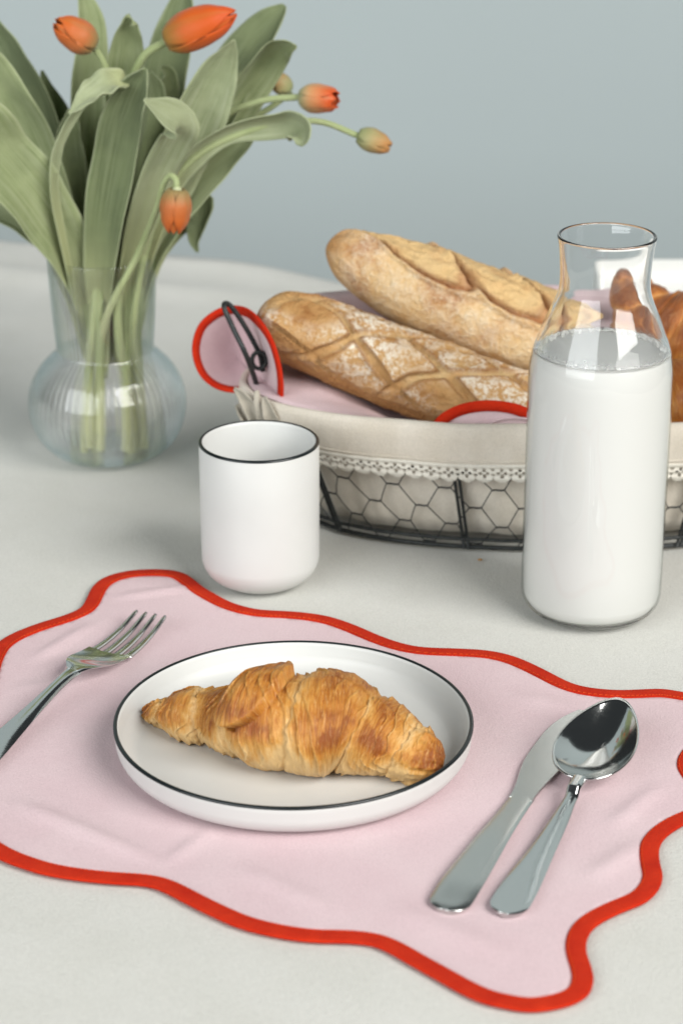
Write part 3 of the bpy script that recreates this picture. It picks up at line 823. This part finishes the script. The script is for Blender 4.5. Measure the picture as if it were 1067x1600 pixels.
# knotted ends of the liner at the handle
for k, rows in enumerate([[(410, 668, 1.452, 14), (398, 646, 1.452, 13), (384, 624, 1.455, 10), (372, 611, 1.458, 5), (366, 607, 1.459, 2)],
                          [(418, 672, 1.448, 15), (410, 648, 1.447, 9), (404, 626, 1.450, 7), (402, 610, 1.452, 3)],
                          [(398, 672, 1.458, 17), (386, 654, 1.458, 12), (377, 640, 1.460, 8), (370, 632, 1.462, 3)],
                          [(432, 676, 1.444, 16), (424, 652, 1.441, 11), (417, 632, 1.444, 7), (413, 620, 1.446, 3)]]):
    blade('tie_end', rows, 'tie', ln, .0012, (-.5, .6, .3, -.4)[k], (.9, -.8, .7, .8)[k], 20, 11, .5, k*3.3)

# ------------------------------------------------------------------ napkin in the basket
napkin = empty('napkin', (BC.x, BC.y, .008), 'pink napkin with red bound scallops lining the bread basket', 'napkin')
# cloth lying in the basket: rises above the rim at the left end and at the back
def nap_top(k):
    base = BH+.0008
    left = math.exp(-((min(k, 1-k))/.075)**2)*.003
    back = .050*sstep(k, .55, .68)*(1-sstep(k, .93, .985))
    return base+max(left, back)+.002*nz(k*30, 1, 1)
V = []; NN = 300
def bed(x): return .050+.052*(1-sstep(x, -.06, .10))
for i in range(NN):
    k = i/NN; zt = nap_top(k); r0 = bwall(k, BH, -.0008); ctr = Vector((BC.x+(r0.x-BC.x)*.25, BC.y, 0))
    for f in lsp(0, 1, 16):
        x = r0.x+(ctr.x-r0.x)*f; y = r0.y+(ctr.y-r0.y)*f
        gz = sstep(f, -.15, .75); z = zt*(1-gz)+min(zt, bed(x))*gz+.0016*nz(x*40, y*40, 3)*min(1, f*4)
        V.append(Vector((x, y, z)))
nb_ = mk('cloth', V, grid_faces(NN, 16, True, False), 'pink', napkin); fix_normals(nb_); solid(nb_, .0006)
def tape(name, loop, rad, mat, parent, closed=False, flat=.35):
    """flat folded tape: loop rows (point, inward vector)"""
    V = []
    for p, inw, nn in loop:
        for q, h in ((-.05, 0), (.0, 1), (.3, 1.2), (.7, 1.2), (1.0, 1), (1.04, 0), (1.0, -1), (.5, -1.2), (0, -1)):
            V.append(p+inw*(rad*q)+nn*(h*.0011))
    return fix_normals(mk(name, V, grid_faces(len(loop), 9, closed, True), mat, parent))
def lobe(name, rows, centre, closed, dish, nring=12, wtape=.0074, n_=90):
    """dished scallop of cloth: rim given by image points and distance, bound with red tape"""
    W = [PD(*r) for r in rows]; C = PD(*centre)
    D = cr([tuple(p) for p in W], n_, closed); rim = [Vector(d) for d in D]
    V = []
    for p in rim:
        for j in range(nring+1):
            f = 1-j/nring
            q = C+(p-C)*f
            q += (q-CAM).normalized()*dish*(1-f*f)
            q += (q-CAM).normalized()*.0018*nz(q.x*60, q.z*60, 2)*(1-f)
            V.append(q)
    o = mk(name, V, grid_faces(n_, nring+1, closed, False), 'pink', napkin); fix_normals(o); solid(o, .0006)
    lp = []
    for i, p in enumerate(rim):
        a = rim[(i-1) % n_] if closed or i > 0 else p; b = rim[(i+1) % n_] if closed or i < n_-1 else p
        tt = (b-a).normalized(); q1 = V[i*(nring+1)+1]; inw = (q1-p); inw = (inw-tt*inw.dot(tt)).normalized(); lp.append((p, inw, tt.cross(inw)))
    tape('binding', lp, wtape, 'red', napkin, closed); return o
lobe('scallop', [(414, 602, 1.486), (392, 606, 1.486), (366, 612, 1.486), (335, 604, 1.490), (312, 582, 1.494), (302, 546, 1.500), (311, 510, 1.506), (334, 488, 1.510), (360, 479, 1.510), (386, 483, 1.494), (408, 503, 1.472), (426, 534, 1.458), (437, 570, 1.455), (441, 600, 1.455), (441, 622, 1.458)], (372, 560, 1.512), False, .020)
lobe('scallop', [(655, 690, 1.4165), (672, 667, 1.4155), (690, 647, 1.4160), (720, 632, 1.4175), (760, 626, 1.4185), (800, 630, 1.4175), (830, 642, 1.416), (856, 668, 1.4145), (868, 690, 1.4145)], (765, 692, 1.420), False, -.002, 12, .0072)
# fold lying across the front scallop
blade('fold', [(758, 668, 1.4135, 5), (790, 660, 1.4125, 8), (826, 662, 1.4125, 9), (850, 672, 1.4125, 5)], 'pink', napkin, .0008, .3, .6)

# ------------------------------------------------------------------ baguettes
def rows3(L_): 
    out = []
    for x, y, Y, a, b in L_:
        p = PD(x, y, Y); out.append((p.x, p.y, p.z, a, b))
    return out
def rustic(u, th, s, L):
    tw = ((th+PI) % (2*PI))-PI-.55
    wv = tw*.031
    P_ = .074
    jg = .26*nz(s*9, tw*.7, 2)+.07*nz(s*34, tw*2.5, 6); jh = .26*nz(s*10, tw*.8, 16)+.07*nz(s*36, tw*2.5, 26)
    a = ((s+wv*1.20)/P_+.36+jg) % 1.0; b = ((s-wv*1.9)/P_+.80+jh) % 1.0
    da = abs(a-.5)*P_; db = abs(b-.5)*P_
    m_ = min(da, db); lim = 1-sstep(abs(tw), 1.15, 1.6)
    cw_ = .0052*(1+.5*nz(s*22, tw*2, 31)); ch = (1-sstep(m_, cw_-.0012, cw_+.0012))*lim*sstep(u, .03, .1)
    fade = .30+.70*sstep(nz(s*15+3, tw*1.6, 41), -.35, .15); ch *= fade
    lip = fade*math.exp(-((m_-cw_-.0016)/.0015)**2)*lim*sstep(u, .03, .1)
    dr = -.0034*ch+.0010*lip+.0018*nz(s*28, tw*2, 4)+.0010*nz(s*80, tw*5, 8)+.0005*nz(s*220, tw*9, 18)
    fl = (1-ch)*lim*(1-.6*lip)*sstep(nz(s*16, tw*1.1, 12), -.35, .25)
    return dr, {'score': ch*.8, 'edge': lip*.8, 'flour': fl, 'tip': max(0, 1-u/.03)*.4+.5*sstep(tw, .55, 1.25)+.3*sstep(-tw, 1.5, 2.2)}
sp = rows3([(402, 496, 1.507, .022, .018), (430, 502, 1.504, .0265, .0225), (480, 519, 1.500, .0300, .0260), (560, 551, 1.494, .0320, .0280), (640, 582, 1.486, .0322, .0288), (720, 613, 1.476, .0320, .0288), (800, 642, 1.468, .0318, .0285), (880, 668, 1.462, .031, .028), (930, 684, 1.46, .028, .025)])
bA = loaf('baguette', sp, 300, 170, rustic, 'crust_rustic', None, None, .075, .06)
tag(bA, 'rustic floured baguette with crisscross cuts on the pink napkin', 'baguette')
SL = [(.235, .0), (.52, .05), (.79, .05)]
def slashed(u, th, s, L):
    tw = ((th+PI) % (2*PI))-PI-.10
    wv = tw*.034
    dr = .0014*nz(s*20, tw*1.5, 4)+.0006*nz(s*70, tw*4, 8); score = 0; edge = 0
    for c, tw0 in SL:
        x = s-c*L; y = wv-tw0*.034; ca, sa = math.cos(.52), math.sin(.52)
        p = x*ca+y*sa; q = -x*sa+y*ca; q += .10*p*p/.05
        d = math.sqrt((p/.054)**2+(q/.0165)**2)+.12*nz(s*30, tw*2.5, c*9)+.05*nz(s*110, tw*8, c*5)
        k = 1-sstep(d, .86, 1.0); score = max(score, k)
        e = math.exp(-((d-1.02)/.10)**2)+.35*k*sstep(nz(s*45, tw*4, 15), .05, .45)
        edge = max(edge, e*(.85 if q > 0 else .7))
        dr += k*(.0020+.0016*nz(s*60, tw*6, 21)+.0010*nz(s*150, tw*12, 22))-.0056*math.exp(-((d-1.0)/.07)**2)+(.0034 if q > 0 else .0014)*math.exp(-((d-1.20)/.10)**2)
    tip = 1.3*max(0, 1-u/.10)*(.85+.4*nz(s*50, tw*2, 3))
    low = sstep(abs(tw-.2), 1.5, 2.4)
    return dr, {'score': score*.6, 'edge': min(1, edge), 'flour': (1-score)*(1-low*.3)*(.75+.25*nz(s*20, tw, 5)), 'tip': min(1, max(0, tip+.10*low))}
sp = rows3([(510, 384, 1.548, .0130, .0125), (530, 392, 1.547, .0165, .0160), (562, 408, 1.545, .0210, .0205), (602, 428, 1.542, .0265, .0255), (660, 454, 1.537, .0320, .0305), (740, 488, 1.531, .0345, .0327), (810, 514, 1.526, .0355, .0337), (880, 538, 1.522, .0350, .0330), (955, 566, 1.518, .029, .027)])
bB = loaf('baguette', sp, 300, 170, slashed, 'crust_pale', None, None, .085, .08)
tag(bB, 'pale crusted baguette with diagonal slashes propped behind the floured one', 'baguette')

# croissants at the far end of the basket
def crois2(ph):
    def f_(u, th, s, L):
        tw = ((th+PI) % (2*PI))-PI; wob = .014*nz(th*1.3, ph, u*2)
        x = (u+wob+.03*tw*(1 if u < .5 else -1))*8+ph; f = x % 1.0
        bul = math.sqrt(max(0, 1-(2*f-1)**2)); dr = -.0020+.0044*bul+.0009*nz(u*8, th*1.5, ph)+.0004*nz(u*90, th*2, ph)
        return dr, {'score': (1-bul)**1.1, 'toast': max(0, .8-.3*sstep(abs(tw), 1.4, 2.4)+.3*nz(u*6, tw, ph))}
    return f_
sp = rows3([(980, 420, 1.555, .004, .004), (984, 438, 1.552, .011, .010), (996, 468, 1.545, .018, .017), (1020, 500, 1.538, .025, .024), (1060, 520, 1.530, .031, .030), (1110, 532, 1.525, .033, .032), (1160, 545, 1.523, .028, .027), (1210, 565, 1.520, .016, .015), (1230, 575, 1.518, .006, .006)])
c2 = loaf('croissant', sp, 220, 110, crois2(.3), 'pastry_dark', None, None, .03, .03)
tag(c2, 'glossy dark brown croissant heaped on top in the bread basket', 'croissant')
sp = rows3([(975, 655, 1.452, .008, .008), (1010, 640, 1.452, .020, .018), (1050, 628, 1.455, .027, .025), (1095, 622, 1.460, .030, .028), (1140, 625, 1.464, .028, .026), (1185, 640, 1.468, .018, .017), (1210, 650, 1.47, .007, .007)])
c3 = loaf('croissant', sp, 200, 110, crois2(.7), 'pastry', None, None, .03, .03)
tag(c3, 'lighter golden croissant low in the basket beneath the glossy one', 'croissant')
sp = rows3([(930, 420, 1.60, .005, .005), (952, 448, 1.595, .016, .015), (975, 482, 1.59, .022, .021), (1000, 520, 1.585, .026, .025), (1030, 560, 1.58, .024, .023), (1070, 590, 1.575, .012, .012)])

# ------------------------------------------------------------------ white dish behind the basket
dq = PD(1075, 520, 1.73); dq.z = 0
dish = empty('serving_dish', (dq.x+.02, 1.74, 0), 'plain white rectangular ceramic dish standing behind the croissants', 'dish')
def rrect(w_, d_, r_, n_=8):
    out = []
    for cx_, cy_, a0 in ((w_-r_, d_-r_, 0), (-w_+r_, d_-r_, 90), (-w_+r_, -d_+r_, 180), (w_-r_, -d_+r_, 270)):
        for i in range(n_+1):
            a = math.radians(a0+90*i/n_); out.append((cx_+r_*math.cos(a), cy_+r_*math.sin(a)))
    return out
def rr_loft(name, levels, c, mat, parent):
    V = []; n0 = None
    for w_, d_, r_, z in levels:
        ring = rrect(w_, d_, r_); n0 = len(ring)
        for x, y in ring: V.append((c[0]+x, c[1]+y, c[2]+z))
    F = grid_faces(len(levels), n0, False, True); F.append(tuple(range(n0))[::-1]); F.append(tuple(range((len(levels)-1)*n0, len(levels)*n0)))
    return fix_normals(mk(name, V, F, mat, parent))
DW = .085; dhh = .0
zt = PD(1000, 404, 1.82).z
rr_loft('body', [(DW-.012, .048, .010, .0), (DW-.004, .056, .012, .004), (DW, .060, .014, zt*.5), (DW+.001, .061, .014, zt-.0015), (DW, .060, .014, zt), (DW-.004, .056, .012, zt-.001), (DW-.006, .054, .012, zt*.5), (DW-.012, .048, .010, .008)], (PD(935, 480, 1.70).x+DW, 1.76, 0), 'glazed', dish)

# ------------------------------------------------------------------ tulips
VIN = lambda x, y, Y=None: None
def stem_rows(rows, mat, parent, name='stem'):
    P = cr([tuple(PD(r[0], r[1], r[2]))+(r[3]*(.80 if r[1] > 380 else .95),) for r in rows], 44)
    return tube(name, [tuple(p[:3]) for p in P], [p[3] for p in P], mat, parent, 12, uv=True)
def flower(parent, base, tip, width, mat, opening=0.0, roll=0.0, seed=0, sepal=None):
    """six overlapping petals round an axis; base/tip world points"""
    ax = tip-base; Lf = ax.length; ax.normalize()
    s1 = ax.cross(Vector((0, 1, 0))); s1 = s1.normalized() if s1.length > .1 else Vector((1, 0, 0)); s2 = ax.cross(s1)
    head = bpy.data.objects.new('flower_head', None); COL.objects.link(head); head.parent = parent; head.location = base-parent.location
    mk('receptacle', *ball(tuple(base+ax*Lf*.03), width*.17, 12, 8), 'stem', head)
    n_, m_ = 22, 13
    for k in range(6):
        inn = k % 2; ph = roll+k*PI/3
        V, uv = [], []; jit = .04*nz(k*3.1, seed, 1)
        for i in range(n_):
            v = i/(n_-1)
            r = width*.5*(.16+.84*math.sin(PI*min(1, (v*.92+.06))**.80)**.75 if v < .60 else .16+.84*math.sin(PI*(.60*.92+.06)**.80)**.75)
            if v >= .60:
                e = (v-.60)/.40; r *= (1-(.52-opening)*e**1.8)
            r *= (.90 if inn else 1.0)*(1+.02*nz(k, v*3, seed))
            half = (1.12 if not inn else .98)*(math.sin(PI*min(1, .14+v*.80))**.45)*(1-(max(0, v-.62)/.38)**5*.96)
            for j in range(m_):
                q = 2*j/(m_-1)-1; an = ph+half*q
                rr = r*(1+.05*q*q*(1 if not inn else -.3)-.035*math.exp(-(q/.12)**2)) + width*.018*nz(q*2+k, v*4, seed)
                z = Lf*(v*(1+jit*.6))*(1-.03*q*q)+width*.02*nz(q*3+k, v*2, seed+5)
                V.append(base+ax*z+s1*(math.cos(an)*rr)+s2*(math.sin(an)*rr)); uv.append(((q+1)/2, v))
        o = mk('petal', V, grid_faces(n_, m_), mat, head, uvs=uv); solid(o, .0006, -1)
    return head
VY = vc.y                                                  # axis of the vase
def tulip(label, base_px, stem, flo, leaves, group='orange tulips standing in the vase'):
    b = PD(base_px[0], base_px[1], base_px[2])
    t_ = empty('tulip', b, label, 'tulip')
    bx, by, bY = base_px
    # the stem passes down through the neck to the floor of the vase
    stem_rows([(bx, by, bY, .0040), ((bx*.6+stem[0][0]*.4), 600, (bY*.6+VY*.4), .0042)]+stem, 'stem', t_)
    if flo:
        B = PD(*flo[0]); Tp = PD(*flo[1]); zd = (B-CAM).dot(_F)
        flower(t_, B, Tp, flo[2]*zd/FPX, flo[3], flo[4], flo[5], flo[6])
    for nm, rows, mat, tilt, cupv, ruff, sd in leaves: blade(nm, rows, mat, t_, .0007, tilt*1.7, cupv*1.35, 34, 13, ruff, sd)
    return t_
Yc = VY
def LF(rows, mat='leaf', tilt=0.0, cupv=.3, ruff=.15, sd=1): return ('leaf', rows, mat, tilt, cupv, ruff*2.6, sd*3.7)
A_ = LF([(150, 560, Yc-.012, 7), (128, 455, Yc-.022, 22), (104, 392, Yc-.030, 38), (58, 318, Yc-.05, 52), (0, 248, Yc-.07, 56), (-60, 175, Yc-.09, 46), (-120, 110, Yc-.10, 10)], 'leaf', .25, .35, .12, 1)
B1 = LF([(140, 560, Yc+.012, 8), (112, 400, Yc+.02, 28), (80, 260, Yc+.03, 42), (42, 150, Yc+.04, 44), (0, 70, Yc+.05, 34), (-30, 10, Yc+.055, 8)], 'leaf_dark', -.3, .3, .12, 2)
B2 = LF([(146, 565, Yc-.004, 8), (112, 420, Yc, 28), (62, 270, Yc-.005, 46), (22, 180, Yc-.01, 46), (-30, 95, Yc-.02, 36), (-70, 40, Yc-.03, 6)], 'leaf', -.2, .3, .12, 3)
C_ = LF([(158, 580, Yc+.016, 8), (142, 400, Yc+.024, 24), (134, 260, Yc+.03, 34), (138, 130, Yc+.035, 33), (140, 40, Yc+.04, 24), (126, -30, Yc+.045, 4)], 'leaf', .3, .35, .1, 4)
D_ = LF([(176, 570, Yc+.006, 8), (182, 400, Yc+.010, 24), (190, 240, Yc+.008, 30), (195, 120, Yc+.004, 31), (199, 60, Yc+.0, 23), (203, 34, Yc-.006, 13), (206, 31, Yc-.012, 8)], 'leaf', .1, .4, .1, 5)
E_ = LF([(162, 590, Yc-.016, 8), (158, 470, Yc-.024, 20), (163, 380, Yc-.030, 30), (178, 280, Yc-.036, 37), (196, 190, Yc-.040, 37), (214, 140, Yc-.044, 26), (229, 107, Yc-.05, 3)], 'leaf_dark', -.25, .45, .1, 6)
F_ = LF([(128, 520, Yc-.02, 7), (96, 370, Yc-.036, 9), (82, 290, Yc-.046, 11), (86, 240, Yc-.05, 11), (102, 200, Yc-.052, 10), (124, 166, Yc-.050, 9), (150, 140, Yc-.044, 7), (172, 128, Yc-.036, 3)], 'leaf_pale', .5, .55, .1, 7)
F2 = LF([(200, 128, Yc-.040, 8), (184, 126, Yc-.046, 20), (160, 134, Yc-.054, 26), (136, 152, Yc-.060, 18), (120, 167, Yc-.064, 9), (108, 178, Yc-.066, 1)], 'leaf_pale', .4, .35, .2, 27)
G_ = LF([(186, 560, Yc-.014, 8), (200, 430, Yc-.022, 18), (222, 340, Yc-.030, 26), (246, 272, Yc-.040, 33), (272, 222, Yc-.052, 30), (284, 196, Yc-.062, 28), (262, 178, Yc-.072, 26), (240, 165, Yc-.078, 14), (225, 156, Yc-.082, 2)], 'leaf_pale', .35, .25, .1, 8)
H_ = LF([(182, 570, Yc+.0, 8), (214, 400, Yc+.0, 24), (262, 285, Yc-.004, 40), (304, 192, Yc-.008, 44), (338, 118, Yc-.010, 33), (356, 84, Yc-.012, 17), (366, 62, Yc-.014, 2)], 'leaf_pale', .2, .35, .1, 9)
I_ = LF([(190, 570, Yc+.012, 8), (240, 380, Yc+.02, 26), (305, 240, Yc+.03, 42), (362, 128, Yc+.04, 48), (405, 58, Yc+.046, 38), (434, 22, Yc+.05, 18), (445, 8, Yc+.052, 4)], 'leaf_dark', -.35, .3, .12, 10)
J_ = LF([(192, 575, Yc+.006, 8), (232, 400, Yc+.01, 20), (290, 280, Yc+.014, 32), (350, 190, Yc+.018, 36), (398, 120, Yc+.016, 33), (428, 82, Yc+.008, 27), (447, 72, Yc-.004, 17), (463, 72, Yc-.012, 3)], 'leaf', .35, .4, .12, 11)
K_ = LF([(192, 560, Yc-.006, 8), (222, 410, Yc-.012, 14), (262, 300, Yc-.02, 17), (302, 245, Yc-.024, 17), (352, 210, Yc-.026, 17), (405, 197, Yc-.028, 22), (448, 192, Yc-.032, 24), (468, 200, Yc-.044, 24), (472, 214, Yc-.052, 20), (468, 228, Yc-.054, 5)], 'leaf_pale', .3, .5, .1, 12)
L_ = LF([(200, 560, Yc+.02, 8), (240, 400, Yc+.03, 18), (290, 330, Yc+.035, 24), (312, 318, Yc+.03, 26), (308, 350, Yc+.026, 18), (304, 375, Yc+.024, 9), (309, 394, Yc+.022, 2)], 'leaf_dark', .2, .3, .2, 13)
M_ = LF([(176, 570, Yc+.022, 8), (214, 380, Yc+.03, 26), (244, 220, Yc+.04, 36), (262, 110, Yc+.045, 36), (280, 30, Yc+.05, 28), (292, -30, Yc+.055, 6)], 'leaf_dark', -.2, .3, .12, 14)
N_ = LF([(150, 570, Yc+.024, 8), (122, 380, Yc+.035, 24), (104, 260, Yc+.045, 30), (84, 180, Yc+.055, 26), (72, 135, Yc+.06, 10), (66, 110, Yc+.062, 2)], 'leaf_dark', .2, .3, .1, 15)
O_ = LF([(140, 540, Yc-.002, 7), (96, 410, Yc-.006, 18), (40, 352, Yc-.01, 22), (-10, 326, Yc-.014, 20), (-60, 315, Yc-.02, 6)], 'leaf_pale', .3, .3, .1, 16)
P_ = LF([(152, 560, Yc+.0, 8), (126, 420, Yc-.002, 24), (108, 320, Yc-.002, 32), (104, 230, Yc+.002, 28), (112, 170, Yc+.006, 6)], 'leaf_dark', .3, .35, .1, 17)
Q_ = LF([(196, 560, Yc+.002, 8), (226, 420, Yc+.002, 24), (270, 335, Yc+.0, 34), (330, 268, Yc+.0, 30), (380, 222, Yc+.002, 18), (402, 196, Yc+.004, 3)], 'leaf', -.3, .35, .1, 18)
R_l = LF([(170, 570, Yc-.006, 8), (196, 420, Yc-.012, 26), (216, 310, Yc-.014, 34), (232, 220, Yc-.014, 32), (240, 150, Yc-.012, 22), (234, 112, Yc-.012, 4)], 'leaf_dark', .4, .4, .12, 19)
S_l = LF([(174, 570, Yc+.014, 8), (204, 400, Yc+.018, 22), (238, 240, Yc+.016, 28), (254, 160, Yc+.012, 26), (262, 118, Yc+.010, 14), (252, 104, Yc+.006, 3)], 'leaf', .3, .4, .2, 20)
S_ = .0030
tulip('faded orange tulip nodding on a thin stem among upright leaves', (132, 706, Yc-.012), [(146, 500, Yc-.026, .0036), (165, 300, Yc+.002, S_), (178, 170, Yc-.004, S_), (166, 108, Yc-.010, .0027), (148, 74, Yc-.016, .0026)],
      ((146, 72, Yc-.016), (88, 34, Yc-.024), 50, 'petal_dull', -.14, .4, 1), [C_, F_, F2, N_])
tulip('largest orange tulip with glossy closed petals leaning over the leaves', (205, 708, Yc-.012), [(184, 500, Yc-.028, .0040), (190, 300, Yc-.002, .0032), (200, 160, Yc-.01, .0032), (222, 92, Yc-.018, .0032), (264, 62, Yc-.022, .0032)],
      ((262, 63, Yc-.022), (368, 20, Yc-.03), 62, 'petal', -.36, .9, 2), [D_])
tulip('orange tulip with pale green base and one petal bent open', (214, 704, Yc+.004), [(206, 500, Yc+.01, .0034), (252, 330, Yc+.014, S_), (330, 200, Yc+.012, .0028), (400, 160, Yc+.004, .0026), (472, 151, Yc-.004, .0026)],
      ((470, 152, Yc-.004), (528, 156, Yc-.012), 44, 'petal_pale', .18, .2, 3), [I_, L_])
tulip('small closed green bud peeping from behind the long leaves', (196, 700, Yc+.018), [(198, 500, Yc+.02, .0032), (250, 340, Yc+.03, .0028), (340, 220, Yc+.036, .0026), (420, 170, Yc+.036, .0024), (455, 143, Yc+.034, .0022)],
      ((452, 141, Yc+.034), (418, 116, Yc+.03), 30, 'petal_green', -.12, .1, 4), [M_, S_l])
tulip('pale green bud tipped orange at the end of a long arching stem', (226, 700, Yc-.004), [(208, 500, Yc-.024, .0036), (240, 350, Yc-.016, S_), (296, 254, Yc-.022, .0028), (390, 204, Yc-.024, .0026), (490, 189, Yc-.024, .0024), (562, 213, Yc-.024, .0024)],
      ((560, 212, Yc-.024), (610, 230, Yc-.028), 35, 'petal_green', -.10, .7, 5), [K_, Q_, G_])
tulip('drooping orange tulip hanging upside down before the vase leaves', (148, 708, Yc+.004), [(165, 500, Yc-.030, .0038), (214, 400, Yc-.034, S_), (244, 330, Yc-.05, .0026), (256, 288, Yc-.058, .0024), (266, 275, Yc-.062, .0024), (275, 281, Yc-.066, .0024), (277, 298, Yc-.068, .0024)],
      ((277, 296, Yc-.068), (272, 364, Yc-.070), 47, 'petal_dull', -.10, .55, 6), [B1, B2, O_, P_, R_l])

def shoot(label, base_px, stem, leaves): return tulip(label, base_px, stem, None, leaves)
shoot('flowerless tulip stalk whose broad leaf sweeps low past the vase rim', (140, 700, Yc-.020), [(140, 500, Yc-.018, .0040), (120, 440, Yc-.010, .0034), (100, 390, Yc-.012, .0018)], [A_])
shoot('flowerless tulip stalk with one tall dark leaf in the bouquet middle', (158, 704, Yc-.022), [(156, 500, Yc-.026, .0042), (158, 430, Yc-.016, .0034), (162, 380, Yc-.016, .0018)], [E_])
shoot('flowerless tulip stalk with pale pointed leaf beside the largest tulip', (196, 704, Yc-.022), [(198, 500, Yc-.020, .0040), (212, 410, Yc-.012, .0036), (240, 330, Yc-.004, .0022)], [H_])
shoot('flowerless tulip stalk with long leaf folded over at its tip', (220, 696, Yc+.010), [(216, 500, Yc-.010, .0038), (232, 410, Yc-.002, .0034), (270, 310, Yc+.010, .0022)], [J_])
# ------------------------------------------------------------------ crumb
cp = PZ(750, 876)
V, F = ball((cp.x, cp.y, .0004), .0010, 8, 6)
V = [(v[0]+(v[0]-cp.x)*.9+.0006*nz(v[0]*900, v[1]*900), v[1]+.0006*nz(v[1]*900, v[2]*900), v[2]*.9+.0003) for v in V]
tag(mk('crumb', V, F, 'crust_rustic'), 'tiny brown bread crumb on the tablecloth before the basket', 'crumb')
